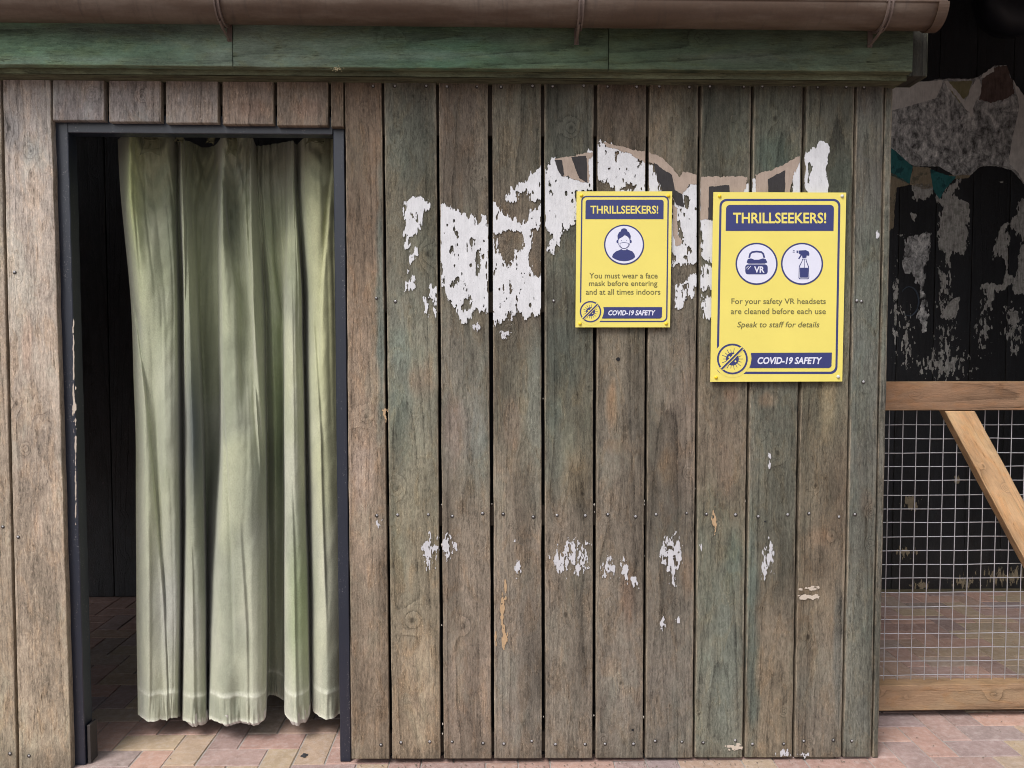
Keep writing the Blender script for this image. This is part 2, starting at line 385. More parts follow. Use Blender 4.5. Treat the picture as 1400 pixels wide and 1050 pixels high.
# ------------------------------------------------------------------ the plank wall
wall = tag(empty('plank_wall', (0, 0, 0)), 'weathered brown and green plank wall of a hut with a doorway at its left end', 'wall')
TH = .022
def vplank(xt0, xb0, xt1, xb1, yt, yb, stops, seed, knots=(), blobs=(), Y=0.0, m=None, thick=TH, **k):
    def P(xt, xb, y):
        f = (y-115)/(1037-115.0); return at(xt+(xb-xt)*f, y, Y)
    a, b, c, d = P(xt0, xb0, yb), P(xt1, xb1, yb), P(xt1, xb1, yt), P(xt0, xb0, yt)
    kn = [((kx-(xt0+(xb0-xt0)*(ky-115)/922))/max(1, (xt1-xt0)), (yb-ky)/(yb-yt), kr) for (kx, ky, kr) in knots]
    return plank('plank', a, b, c, d, thick, m or M_wood, wall, seed, ramp(stops, blobs=blobs, lift=1.12 if xt0 < 100 else 1.0), kn, **k)  # leftmost boards lifted: light from the left put into their colour
G1, G2 = (62, 84, 68), (74, 96, 78)
BR, OR_ = (120, 100, 82), (150, 112, 78)
Yt, Yb = 96, 1037
# boards left of the door
vplank(-75, -50, 0, 22, 90, 1052, [(100, (130, 124, 120)), (500, (150, 136, 124)), (1000, (132, 120, 104))], 3, [(-30, 300, .014)])
vplank(3.5, 26, 68.5, 97, 90, 1052, [(100, (148, 143, 146)), (300, (160, 150, 146)), (500, (152, 140, 132)), (700, (146, 132, 120)), (1000, (138, 126, 110))], 4,
       [(12, 172, .014), (42, 202, .010), (25, 370, .007), (22, 542, .010), (54, 545, .007), (34, 604, .006), (44, 738, .006)],
       [(38, 470, 8, 50, (178, 140, 112), .5), (15, 180, 26, 30, (112, 112, 116), .6), (40, 205, 18, 22, (112, 115, 118), .4), (52, 720, 10, 30, (176, 150, 128), .4)])
for k in range(6):
    vplank(-152-k*77, -130-k*77, -79-k*77, -54-k*77, 90, 1052, [(100, (134, 128, 124)), (500, (146, 134, 124)), (1000, (134, 122, 108))], 300+k, nu=10)
# short boards above the doorway
hx = [(71.5, 142, (118, 114, 120)), (148.5, 219.5, (128, 124, 130)), (226.5, 297.5, (122, 116, 118)), (304, 373.5, (122, 108, 102)), (378.5, 448, (116, 104, 96)), (452.5, 469, (98, 84, 72))]
for i, (x0, x1, c) in enumerate(hx):
    yb = 164.5 + i*1.75
    vplank(x0, x0+3, x1, x1+3, 92, yb, [(90, tuple(int(v*1.16) for v in c)), (180, tuple(int(v*1.13) for v in c))], 20+i, [((x0+x1)/2+18-9*i, 128+3*(i % 3), .006)] if i in (0, 1, 4) else (), nu=20, wob=.0008,
           blobs=[((x0+x1)/2+6, 148, 26, 14, (134, 104, 84), .5)] if i in (3, 4) else [])
# boards right of the door: (top-left, bottom-left, top-right, bottom-right, stops, knots, stains)
B = [
 (471, 480, 521.5, 533, [(115, (112, 94, 80)), (400, (118, 100, 84)), (650, (146, 127, 112)), (950, (130, 114, 98))],
  [(500, 560, .012), (515, 955, .009), (497, 150, .009)], [(522, 420, 9, 220, (80, 100, 86), .8), (496, 640, 16, 60, (160, 138, 124), .4)]),
 (524.5, 536.5, 596.5, 602.5, [(115, (92, 98, 86)), (260, (96, 96, 84)), (400, (100, 106, 90)), (560, (112, 120, 98)), (700, (126, 124, 106)), (950, (140, 124, 104))],
  [(545, 178, .012), (543, 658, .012), (565, 842, .014), (586, 340, .013), (565, 130, .01)], [(575, 515, 24, 30, (134, 110, 86), .5), (548, 520, 18, 110, (88, 104, 86), .6), (560, 200, 40, 70, G1, .45)]),
 (600, 606.5, 667, 672, [(115, (106, 94, 86)), (260, (100, 92, 84)), (400, (100, 96, 88)), (560, (104, 108, 98)), (700, (116, 108, 98)), (950, (132, 118, 108))],
  [(650, 230, .010), (612, 380, .008), (634, 850, .011), (645, 165, .006)], [(620, 590, 20, 60, (126, 104, 92), .5), (650, 600, 18, 80, (98, 108, 98), .5)]),
 (672.5, 675.5, 740, 741.5, [(115, (98, 88, 78)), (260, (96, 86, 76)), (400, (94, 86, 76)), (560, (106, 104, 92)), (700, (120, 108, 98)), (950, (112, 106, 102))],
  [(698, 442, .010), (717, 988, .007), (690, 325, .010), (699, 711, .004)], [(735, 560, 20, 120, (98, 110, 96), .5), (700, 580, 14, 40, (136, 108, 88), .5)]),
 (744, 746, 812, 810, [(115, (84, 90, 78)), (300, (90, 98, 84)), (480, (84, 94, 80)), (600, (116, 112, 96)), (700, (120, 110, 100)), (950, (116, 108, 102))],
  [(781, 172, .013), (774, 834, .013), (806, 520, .010)], [(790, 650, 16, 40, (140, 118, 84), .6), (754, 610, 20, 90, (96, 108, 90), .5), (760, 480, 30, 60, (72, 92, 76), .5), (778, 200, 30, 70, (72, 84, 68), .4)]),
 (817, 814, 884, 879, [(115, (98, 84, 74)), (300, (96, 88, 78)), (480, (112, 100, 88)), (600, (108, 100, 94)), (700, (110, 98, 90)), (950, (104, 98, 94))],
  [(826, 1010, .004), (850, 930, .009)], [(838, 555, 9, 40, (156, 116, 72), .7), (846, 610, 20, 12, (130, 104, 76), .6), (858, 820, 12, 50, (128, 96, 74), .6)]),
 (887.5, 882.5, 955, 947.5, [(115, (96, 84, 72)), (300, (96, 88, 78)), (480, (110, 98, 90)), (600, (106, 96, 88)), (700, (102, 94, 88)), (950, (96, 92, 90))],
  [(941, 637, .006), (925, 818, .005)], [(915, 640, 14, 30, (136, 110, 78), .5), (940, 790, 10, 30, (134, 104, 76), .5)]),
 (959, 950.5, 1027.5, 1015, [(115, (80, 82, 72)), (300, (84, 84, 74)), (480, (92, 88, 76)), (600, (100, 90, 78)), (700, (94, 90, 76)), (800, (86, 96, 80)), (950, (96, 108, 96))],
  [(1002, 160, .006), (977, 715, .005)], [(1000, 770, 16, 60, (74, 100, 80), .6), (990, 900, 24, 120, (88, 108, 92), .5), (990, 640, 20, 60, (116, 96, 78), .5), (1000, 540, 12, 15, (130, 98, 72), .5)]),
 (1031, 1018, 1098, 1083.5, [(115, (74, 80, 68)), (300, (74, 88, 74)), (480, (88, 86, 78)), (600, (82, 86, 76)), (700, (82, 88, 76)), (850, (108, 100, 88)), (950, (118, 108, 92))],
  [(1064, 610, .012), (1046, 582, .009), (1060, 160, .013), (1062, 799, .005), (1073, 970, .005)], [(1062, 215, 34, 42, (46, 82, 64), .75), (1026, 870, 13, 190, (84, 106, 88), .85), (1048, 548, 14, 12, (140, 108, 76), .6)]),
 (1102.5, 1086.5, 1169, 1150.5, [(115, (78, 86, 74)), (300, (74, 90, 72)), (480, (90, 86, 70)), (560, (104, 94, 76)), (700, (106, 94, 80)), (850, (112, 100, 84)), (950, (114, 108, 100))],
  [(1105, 866, .012), (1115, 655, .010), (1138, 725, .008), (1086+22, 1015, .004)], [(1130, 540, 12, 70, (146, 122, 78), .55), (1120, 735, 20, 14, (140, 112, 82), .6), (1146, 880, 9, 110, (88, 98, 90), .6), (1150, 250, 20, 60, (62, 88, 68), .5)]),
 (1172, 1153.5, 1209, 1191, [(115, (70, 74, 74)), (300, (72, 80, 86)), (480, (80, 90, 94)), (650, (86, 98, 94)), (800, (84, 98, 92)), (950, (92, 104, 98))],
  [(1182, 522, .006), (1188, 735, .005), (1190, 690, .006)], [(1186, 690, 10, 20, (122, 100, 78), .4), (1180, 970, 12, 40, (96, 98, 84), .5)]),
]
for i, b in enumerate(B):
    j1, j2, j3 = (.7*math.sin(i*2.3+q) for q in (0, 1.7, 4.1))
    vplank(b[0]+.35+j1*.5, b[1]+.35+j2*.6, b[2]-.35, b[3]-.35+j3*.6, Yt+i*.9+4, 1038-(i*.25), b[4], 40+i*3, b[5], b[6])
# corner post behind the last board, its edge showing
cx0 = at(1210.5, 550); 
def cpost(P, u, v, Lw, Lv): return np.zeros(P.shape)+lin((78, 88, 86))*GAIN
a, b_, c_, d_ = at(1193, 1036, .012), at(1200.5, 1036, .012), at(1221, 108, .012), at(1211, 108, .012)
plank('corner_strip', a, b_, c_, d_, .05, M_wood, wall, 91, ramp([(115, (78, 84, 80)), (500, (84, 92, 90)), (950, (90, 98, 92))], blobs=[(1200, 430, 8, 60, (120, 96, 70), .4)]), nu=8)
XR = at(1214, 550, .0).x
# side wall of the hut going back from the corner, and the hut's far left side
side = []
for k in range(8):
    y0, y1 = .066+k*.2, .066+k*.2+.196
    plank('plank', (XR-.012, y1, .012), (XR-.012, y0, .012), (XR-.012, y0, 2.16), (XR-.012, y1, 2.16), TH, M_wood, wall, 130+k, lambda P, u, v, Lw, Lv: np.zeros(P.shape)+lin((70, 80, 76)), nu=5, nv=20)
plank('plank', (XR-.0, .062, .012), (XR-.0, .0145, .012), (XR+.0, .0145, 2.16), (XR+.0, .062, 2.16), TH*.3, M_wood, wall, 129, lambda P, u, v, Lw, Lv: np.zeros(P.shape)+lin((80, 90, 86)), nu=5, nv=60) if False else None
# backing felt and battens seen through the gaps
XL = -3.0; xd0 = at(78, 600).x; xd1 = at(475, 600).x; ztop = 2.20; zh = at(300, 172).z
mb = MB(); mb.box((XL, .058, .0), (xd0-.02, .064, ztop)); mb.box((xd1+.012, .058, .0), (XR-.05, .064, ztop)); mb.box((xd0-.02, .072, zh+.01), (xd1+.012, .078, ztop))
mb.build('backing_felt', M_dark, wall)
for (y, x0, x1) in ((113, XL, xd1+.012), (114, xd1+.014, XR-.06), (409, xd1+.015, XR-.06), (704, xd1+.015, XR-.06), (1016, xd1+.015, XR-.06), (409, XL, xd0-.03), (740, XL, xd0-.03), (1025, XL, xd0-.03)):
    z = at(700, y).z; h = .05 if y > 120 else .085
    mb = MB(); mb.box((x0, .0235, z-(.155 if y == 114 else h*.8)), (x1, .057, z+h*.5), .002).build('batten', M_batten, wall)
# roof slab, keeping the inside dark
mb = MB(); mb.add([(XL-.1, .07, 2.205), (XR+.03, .07, 2.205), (XR+.03, 1.66, 2.72), (XL-.1, 1.66, 2.72), (XL-.1, .07, 2.245), (XR+.03, .07, 2.245), (XR+.03, 1.66, 2.76), (XL-.1, 1.66, 2.76)],
   [(3,2,1,0),(4,5,6,7),(0,1,5,4),(1,2,6,5),(2,3,7,6),(3,0,4,7)]).build('roof', M_batten, wall)

MB().box((XL-.03, .07, .8), (XL, 1.66, 2.35)).build('unseen_side_wall', M_batten, wall)  # unseen far left wall, shaped open below so light reaches the floor
# screws, two per board and row
sc, sh = MB(), MB(); rs = random.Random(8)
def screw(px, py):
    p = at(px, py, 0); n = 8
    def disc(mbx, r, y0, y1, ox=0, oz=0):
        V = [(p.x+ox, y1, p.z+oz)]+[(p.x+ox+r*math.cos(k*math.pi/4), y0, p.z+oz+r*math.sin(k*math.pi/4)) for k in range(n)]
        mbx.add(V, [(0, (k+1) % n+1, k+1) for k in range(n)])
    disc(sh, .0062*rs.uniform(.8, 1.1), -.0006, -.0016, rs.uniform(-.001, .001), -.001); disc(sc, .0034*rs.uniform(.8, 1.2), -.0016, -.0032, rs.uniform(-.0008, .0008), .0006)
for (row, b0) in ((409, 0), (704, 0), (1016, 0), (117.5, 0)):
    for i, b in enumerate(B):
        f = (row-115)/922; x0 = b[0]+(b[1]-b[0])*f; x1 = b[2]+(b[3]-b[2])*f; w = x1-x0
        for s in ((.2, .8) if i not in (0, 10) else ((.74,) if i == 0 else (.3,))):
            yy = row + rs.uniform(-3, 3) - (i*.25 if row > 1000 else 0)
            screw(x0+w*s+rs.uniform(-3, 3), yy if row > 150 else row+rs.uniform(-1, 1)+i*.15)
for p_ in ((25, 734), (14, 1030), (40, 1033), (4, 720), (1180, 522), (1171, 411), (20, 372)): screw(*p_)
kh = MB()
for (hx_, hy_, hr_) in ((845, 491, .0062), (865, 998, .004), (1046, 713, .003)):
    p = at(hx_, hy_, -.0018); V = [(p.x+hr_*math.cos(k*.785)*(1+.2*math.sin(k*2)), p.y, p.z+hr_*math.sin(k*.785)) for k in range(8)]
    V += [(x_, .012, z_) for x_, _, z_ in V]; kh.add([(x_, y_, z_) for x_, y_, z_ in V[:8]], [tuple(range(7, -1, -1))])
tag(kh.build('knot_hole', M_dark, wall), kind='stuff')
tag(sc.build('screw', M_screw, wall), kind='stuff'); tag(sh.build('screw_recess', M_screwhole, wall), kind='stuff')

# fascia boards (two lengths butted) with their undersides
def hboard(name, x0, x1, z0, z1, y0, thick, stops, seed, parent, m, knots=(), nu=14, nv=None, blobs=(), gain=GAIN):
    a, b, c, d = (x0, y0, z1), (x0, y0, z0), (x1, y0, z0), (x1, y0, z1)
    cols = np.array([desat(lin(s[1]), -.12) for s in stops])*gain*np.array([.84, .87, .77]); xs = np.array([s[0] for s in stops], float)
    def fn(P, u, v, Lw, Lv):
        pix = topix(P); x = pix[..., 0]+(fbm(pix[..., 0]/60, pix[..., 1]/12, seed, 3)-.5)*150
        out = np.stack([np.interp(x, xs, cols[:, i]) for i in range(3)], -1)
        for (bx, by, rx, ry, rgb, s) in blobs:
            dn = np.sqrt(((pix[..., 0]-bx)/rx)**2+((pix[..., 1]-by)/ry)**2)+(fbm(pix[..., 0]/30, pix[..., 1]/8, int(bx), 4)-.5)*.9
            w = np.clip((1.1-dn)/.7, 0, 1)[..., None]*s; out = out*(1-w)+desat(lin(rgb), .25)*gain*w
        return out
    # front normal must face the camera: build with a->b downwards, grain along x
    return plank(name, a, b, c, d, thick, m, parent, seed, fn, knots, nu=nu, nv=nv or int((x1-x0)/.02), ringk=.6)
YF = -.088
zf0 = at(640, 93.5, YF).z; xs_ = at(832, 90, YF).x; xe = at(1248, 90, YF).x; xm = at(318, 90, YF).x
fst = [(-100, (106, 138, 118)), (60, (122, 160, 136)), (200, (108, 136, 120)), (330, (126, 142, 134)), (450, (108, 126, 114)), (620, (84, 118, 98)), (760, (92, 112, 92)), (860, (76, 92, 74)), (980, (72, 86, 72)), (1250, (82, 92, 78))]
fb = [(150, 42, 190, 16, (70, 78, 84), .55), (560, 76, 160, 9, (96, 146, 116), .6), (640, 50, 160, 9, (82, 98, 90), .4), (60, 82, 150, 9, (112, 158, 128), .5), (1010, 78, 120, 8, (96, 106, 84), .4)]
hboard('fascia_board', XL, xm-.0008, zf0, zf0+.175, YF, .024, fst, 201, wall, M_fascia, [(.35, .62, .012)], blobs=fb)
hboard('fascia_board', xm+.0008, xs_-.0008, zf0, zf0+.175, YF, .024, fst, 203, wall, M_fascia, [(.5, .42, .01), (.4, .8, .008)], blobs=fb)
hboard('fascia_board', xs_+.0008, xe, zf0+.0007, zf0+.175, YF+.0005, .024, fst, 206, wall, M_fascia, [(.45, .3, .008)], blobs=fb)
# soffit strips: a front lipping and the board behind it
def soffit(name, y0, y1, z, seed, c, x1=None):
    x1 = x1 or xe-.004
    a, b, c2, d = (XL, y0, z), (XL, y1, z), (x1, y1, z), (x1, y0, z)
    return plank(name, d, c2, b, a, .018, M_fascia, wall, seed, lambda P, u, v, Lw, Lv: np.zeros(P.shape)+lin(c), nu=5, nv=140)
soffit('soffit_board', YF+.0265, YF+.034, zf0+.0035, 211, (98, 98, 76))
soffit('soffit_board', YF+.0355, .021, zf0+.006, 213, (80, 76, 64))
# gable end piece on the right
def plain(c): return lambda P, u, v, Lw, Lv: np.zeros(P.shape)+lin(c)*GAIN
xg = at(1262, 80, -.03).x
plank('bargeboard', (xe+.002, YF+.03, zf0-.002), (xg, YF+.03, zf0-.002), (xg, YF+.03, zf0+.17), (xe+.002, YF+.03, zf0+.17), .10, M_fascia, wall, 220, plain((56, 55, 50)), nu=5, nv=16)

# door frame
frame = mesh('door_frame', *(lambda mb: (mb.V, mb.F))(MB()), M_frame, wall, (0, 0, 0)) if False else None
def prism(corners_f, y0, y1, name, m, parent, bev=0):
    """front polygon (world X,Z pairs) extruded from y0 (front) to y1"""
    n = len(corners_f); V = [(x, y0, z) for x, z in corners_f]+[(x, y1, z) for x, z in corners_f]
    F = [tuple(range(n)), tuple(range(2*n-1, n-1, -1))]+[((i+1) % n, i, n+i, n+(i+1) % n) for i in range(n)]
    return mesh(name, V, F, m, parent)
def XZ(px, py, Y=0.0): p = at(px, py, Y); return (p.x, p.z)
YFR = .0245
fl = MB()
def jamb(x0t, x1t, x0b, x1b, yt, yb, name):
    P = [at(x0b, yb, YFR), at(x1b, yb, YFR), at(x1t, yt, YFR), at(x0t, yt, YFR)]
    for p in P[:2]: p.z = .002
    pts = [(p.x, p.z) for p in P]; ns = 40; V = []; F = []
    (x0, z0), (x1, z1), (x2, z2), (x3, z3) = pts
    for k in range(ns+1):                       # slightly battered edges
        f = k/ns; xa = x0+(x3-x0)*f; xb = x1+(x2-x1)*f; z = z0+(z3-z0)*f
        w1 = .0016*(fbm(np.array([z*30]), np.array([1.]), 3)[0]-.5); w2 = .0022*(fbm(np.array([z*40]), np.array([5.]), 6)[0]-.5)
        V += [(xa+w1, YFR+.05, z), (xa+w1, YFR+.002, z), (xa+w1+.002, YFR, z), (xb+w2-.002, YFR, z), (xb+w2, YFR+.002, z), (xb+w2, YFR+.05, z)]
    for k in range(ns):
        for i in range(5): a = k*6+i; F.append((a, a+1, a+7, a+6))
        a = k*6; F.append((a+5, a, a+6, a+11))
    F += [(5, 4, 3, 2, 1, 0), tuple(ns*6+i for i in range(6))]
    return V, F
fo = MB(); fo.add(*jamb(73, 92.5, 97, 116.5, 166, 1040, 'l')); jl = fo.build('door_frame', M_frame, wall)
for (args) in ((455, 470.5, 465, 479.5, 166, 1036, 'r'),):
    V, F = jamb(*args); mesh('jamb', V, F, M_frame, jl)
zl0, zl1 = at(270, 182.5, YFR).z, at(270, 163, YFR).z; xl0, xl1 = at(93, 180, YFR).x, at(454.5, 180, YFR).x
MB().box((xl0+.0005, YFR+.001, zl0), (xl1-.0005, YFR+.05, zl1+.01), .002).build('lintel', M_frame, jl)
# lower kick block at the foot of the left jamb, on its inner face
xk = at(117.5, 1000, YFR).x
MB().box((xk, YFR+.008, .002), (xk+.009, YFR+.052, at(120, 988, .05).z), .001).build('kick_block', flat('worn_grey_block', (.040, .034, .033), .7, nz=.5, nsc=80), jl)

# ------------------------------------------------------------------ paper and flakes: thin pieces with torn edges
def pip(poly, X, Z):
    poly = np.asarray(poly, float); inside = np.zeros(X.shape, bool); dist = np.full(X.shape, 1e9)
    for (x0, y0), (x1, y1) in zip(poly, np.roll(poly, -1, 0)):
        if y0 != y1:
            c = ((y0 > Z) != (y1 > Z)) & (X < (x1-x0)*(Z-y0)/(y1-y0)+x0); inside ^= c
        dx, dy = x1-x0, y1-y0; L = dx*dx+dy*dy+1e-12
        t = np.clip(((X-x0)*dx+(Z-y0)*dy)/L, 0, 1); dist = np.minimum(dist, np.hypot(X-x0-t*dx, Z-y0-t*dy))
    return np.where(inside, dist, -dist)
def march(field, x0, y0, cell, Y, m, name, parent, tf=None, kind=None, thick=.0004):
    """surface piece over the photo-plane grid where field > 0"""
    H, Wd = field.shape; ids = {}; V = []; F = []
    def vert(x, y):
        k = (round(x*64), round(y*64))
        if k not in ids: ids[k] = len(V); V.append((x0+x*cell, y0+y*cell))
        return ids[k]
    pos = field > 0
    s = pos[:-1, :-1].astype(int)+pos[1:, :-1]+pos[:-1, 1:]+pos[1:, 1:]
    for j, i in zip(*np.nonzero(s)):
        c = [(i, j), (i+1, j), (i+1, j+1), (i, j+1)]
        if s[j, i] == 4: F.append(tuple(vert(*p) for p in c[::-1])); continue
        f = [field[q, p] for p, q in c]; poly = []
        for k in range(4):
            a, b = f[k], f[(k+1) % 4]; pa, pb = c[k], c[(k+1) % 4]
            if a > 0: poly.append(pa)
            if (a > 0) != (b > 0):
                t = a/(a-b); poly.append((pa[0]+(pb[0]-pa[0])*t, pa[1]+(pb[1]-pa[1])*t))
        if len(poly) >= 3: 
            ff = tuple(dict.fromkeys(vert(*p) for p in poly[::-1]))
            if len(ff) >= 3: F.append(ff)
    if not F: return None
    W3 = [at(x, y, Y) for x, y in V]
    W3 = [(p.x, p.y - thick*.0, p.z) for p in W3]
    if kind: return tag(mesh(name, W3, F, m, parent), kind=kind)
    par = list(range(len(V)))                       # every separate scrap becomes its own piece, the flecks one piece
    def find(a):
        while par[a] != a: par[a] = par[par[a]]; a = par[a]
        return a
    for f in F:
        for q in f[1:]: par[find(f[0])] = find(q)
    groups = {}
    for f in F: groups.setdefault(find(f[0]), []).append(f)
    small = []
    for fs in groups.values():
        if len(fs)*cell*cell < 45: small += fs; continue
        use = sorted({v for f in fs for v in f}); mp = {v: i for i, v in enumerate(use)}
        mesh(name, [W3[v] for v in use], [tuple(mp[v] for v in f) for f in fs], m, parent)
    if small:
        use = sorted({v for f in small for v in f}); mp = {v: i for i, v in enumerate(use)}
        tag(mesh('paper_fleck', [W3[v] for v in use], [tuple(mp[v] for v in f) for f in small], m, parent), kind='stuff')
def region(polys, holes, bbox, cell, seed, rough=3.0, sx=5, sy=16, bits=0.0, pits=.0, thr=0.0):
    x0, y0, x1, y1 = bbox; X, Yy = np.meshgrid(np.arange(x0, x1+cell, cell), np.arange(y0, y1+cell, cell))
    f = np.full(X.shape, -99.)
    for p in polys: f = np.maximum(f, pip(p, X, Yy))
    for p in holes: f = np.minimum(f, -pip(p, X, Yy))
    n = (fbm(X/sx, Yy/sy, seed, 5, .62)-.5)*2; n2 = (fbm(X/2.2, Yy/6.5, seed+50, 3, .6)-.5)*2
    g = np.clip(f, -9, 9) + rough*2.4*n*np.clip(1.6-np.abs(f)/7, .0, 1) + rough*1.3*n2*np.clip(1.5-np.abs(f)/6, 0, 1)
    if pits: g = np.minimum(g, (pits-np.abs(0) - (fbm(X/4.5, Yy/11, seed+9, 4, .55)))*22)
    return g, (x0, y0)
def C5(L): return [(500+x/2.917, 170+y/2.917) for x, y in L]
def C2(L): return [(700+x/2, y/2) for x, y in L]
def paper_mat(name, c, dirt=.35, v2=None):
    n = NT(name); g = n.geo(); a = n.noise(n.scale(g, (160, 160, 22)), 1, 4, .6); b = n.noise(g, 26, 5, .65); d = n.noise(n.scale(g, (420, 420, 120)), 1, 3, .6)
    v = n.M('ADD', 1-dirt*.5, n.M('ADD', n.M('MULTIPLY', n.M('SUBTRACT', b, .5), dirt), n.M('MULTIPLY', n.M('SUBTRACT', a, .5), dirt*.7)))
    cc = n.mulc(n.mix(0.0, c, c), v)
    cc = n.mix(n.ss(d, .63, .72, 0, .6), cc, n.mulc(cc, .55))
    if v2: cc = n.mix(n.ss(b, .5, .62), cc, v2)
    n.col(cc); n.set(Roughness=.85, Specular_IOR_Level=.2); n.bump(n.M('ADD', a, d), .0008, .6); return n.m
M_paper = paper_mat('torn_white_paper', (.74, .75, .79), .34)
M_tan = paper_mat('torn_tan_print', (.46, .37, .31), .4)
M_darkprint = paper_mat('dark_grey_print', (.055, .052, .055), .5)
poster = tag(empty('torn_poster', (0, 0, 0)), 'remains of a torn white poster stuck across the wall planks behind the yellow signs', 'poster')
def ext(i):      # horizontal reach of board i at row y ~ 350
    b = B[i]; f = (350-115)/922; return b[0]+(b[1]-b[0])*f+.8, b[2]+(b[3]-b[2])*f-.8
def clip_board(g, x0, bb, i, cell, flatL=True):
    a, b = ext(i); X = x0+np.arange(g.shape[1])*cell
    return np.minimum(g, np.minimum(X-a, b-X)[None, :])
white = {
 1: ([[(160,300),(210,288),(242,300),(262,330),(238,345),(218,395),(212,430),(180,452),(160,492),(157,400)],[(195,495),(212,520),(200,545),(182,562),(160,590),(172,540)],[(192,608),(196,650),(160,678),(156,635)],[(255,645),(280,650),(278,720),(262,690)],[(235,690),(252,760),(238,748)],[(268,735),(280,740),(278,760)]], []),
 2: ([[(290,306),(330,328),(370,345),(440,375),(492,357),(492,757),(455,740),(425,735),(405,795),(385,790),(365,725),(330,690),(308,640),(290,480)]], [[(372,745),(392,700),(410,690),(425,725),(410,745)],[(418,450),(436,455),(438,490),(428,505),(416,480)],[(428,350),(460,335),(470,370),(445,400)],[(355,600),(378,605),(372,650),(352,640)],[(435,510),(445,505),(450,590),(440,600)],[(335,485),(355,480),(358,515),(340,520)]]),
 3: ([[(500,312),(545,342),(600,385),(640,395),(660,350),(705,315),(705,745),(640,775),(605,735),(560,765),(520,795),(500,805)],[(560,298),(578,265),(620,232),(705,160),(705,312),(660,300),(640,265),(615,275),(600,300),(570,305)]], [[(512,440),(555,418),(620,430),(632,470),(605,505),(570,575),(540,540),(515,500)],[(665,420),(705,430),(705,610),(650,590),(660,480)],[(640,380),(620,360),(560,345),(530,330),(600,300),(650,300),(690,310),(655,345)]]),
 4: ([[(708,200),(716,178),(736,158),(742,132),(756,142),(792,205),(840,222),(880,235),(890,110),(912,108),(912,262),(836,272),(838,380),(812,400),(780,440),(748,510),(734,498),(746,440),(725,430),(708,420)]], []),
 5: ([[(920,90),(932,68),(960,80),(1040,105),(1118,150),(1118,285),(1075,285),(1020,275),(960,240),(918,228)]], [[(1082,120),(1092,150),(1088,168),(1078,150)],[(1010,262),(1045,240),(1078,245),(1055,268)]]),
 6: ([[(1126,150),(1150,190),(1170,235),(1185,290),(1126,290)],[(1225,330),(1240,330),(1252,290),(1280,245),(1300,230),(1330,240),(1330,545),(1300,560),(1225,568)],[(1232,720),(1238,650),(1270,620),(1300,605),(1326,590),(1322,640),(1300,690),(1280,670),(1262,720),(1238,735)]], [[(1245,395),(1262,360),(1266,460),(1248,470)],[(1275,290),(1290,275),(1288,330),(1276,330)],[(1268,645),(1276,640),(1275,690),(1268,690)]]),
 7: ([[(1334,275),(1350,270),(1362,340),(1385,400),(1400,470),(1400,560),(1340,520),(1336,400)],[(1334,560),(1400,580),(1400,650),(1340,660)],[(1338,680),(1400,690),(1400,780),(1350,770)]], [[(1350,560),(1365,520),(1370,590),(1352,600)]]),
}
for i, (ps, hs_) in white.items():
    a, b = ext(i); cell = .55
    bb = (a-2, 225 if i > 3 else 240, b+2, 470) if i != 5 else (a-2, 180, b+2, 275)
    if i in (3, 4): bb = (a-2, 200, b+2, 470)
    g, (x0, y0) = region([C5(p) for p in ps], [C5(p) for p in hs_], bb, cell, 60+i, 3.6, pits=.72, sx=4, sy=14)
    march(clip_board(g, x0, bb, i, cell), x0, y0, cell, -.0030, M_paper, 'paper_scrap', poster)
# upper right scraps, traced from the top of the photograph
for i, ps in ((8, [C2([(738,232),(770,200),(801,212),(801,300),(742,300)]), C2([(660,262-8),(672,250),(676,300),(660,300)])]), (9, [C2([(806,212),(822,200),(838,388/2),(846,386/2),(863,192),(863,300),(806,300)])])):
    pass
for i, ps in ((8, [[(1082,262),(1083,240),(1092,213),(1098,208),(1098,300),(1080,300)],[(1029,262),(1031,246),(1037,262),(1038,300),(1030,300)]]),
              (9, [[(1103,262),(1101,212),(1113,200),(1118,196),(1122,192),(1133,196),(1131,262),(1131,300),(1101,300)]]),
              (7, [[(957,262),(956,245),(962,262),(962,300),(957,300)],[(1014,262),(1022,252),(1026,262),(1026,300),(1014,300)]])):
    a, b = ext(i); bb = (a-2, 185, b+2, 290); cell = .55
    g, (x0, y0) = region(ps, [[(1104,222),(1112,228),(1108,240),(1106,250),(1103,250)]] if i == 9 else [], bb, cell, 80+i, 1.8)
    march(clip_board(g, x0, bb, i, cell), x0, y0, cell, -.0030, M_paper, 'paper_scrap', poster)
tan = {4: [C5([(756,138),(912,108),(912,118),(892,140),(888,232),(860,228),(790,205)])],
       5: [C5([(938,66),(970,78),(1060,98),(1120,112),(1118,155),(1040,112),(960,86)])],
       6: [C5([(1126,110),(1185,132),(1225,180),(1250,212),(1265,190),(1330,200),(1330,240),(1290,240),(1262,280),(1250,330),(1225,300),(1150,160),(1126,150)]), C5([(1222,320),(1240,335),(1245,440),(1262,470),(1258,490),(1235,480),(1222,400)])],
       7: [[(958,242),(1022,241),(1018,262),(1013,300),(957,300)]],
       8: [[(1032,238),(1050,234),(1070,226),(1090,214),(1095,214),(1086,240),(1080,262),(1080,300),(1036,300)]]}
for i, ps in tan.items():
    a, b = ext(i); bb = (a-2, 185, b+2, 350); cell = .6
    g, (x0, y0) = region(ps, [], bb, cell, 95+i, .9); march(clip_board(g, x0, bb, i, cell), x0, y0, cell, -.0037, M_tan, 'paper_scrap', poster)
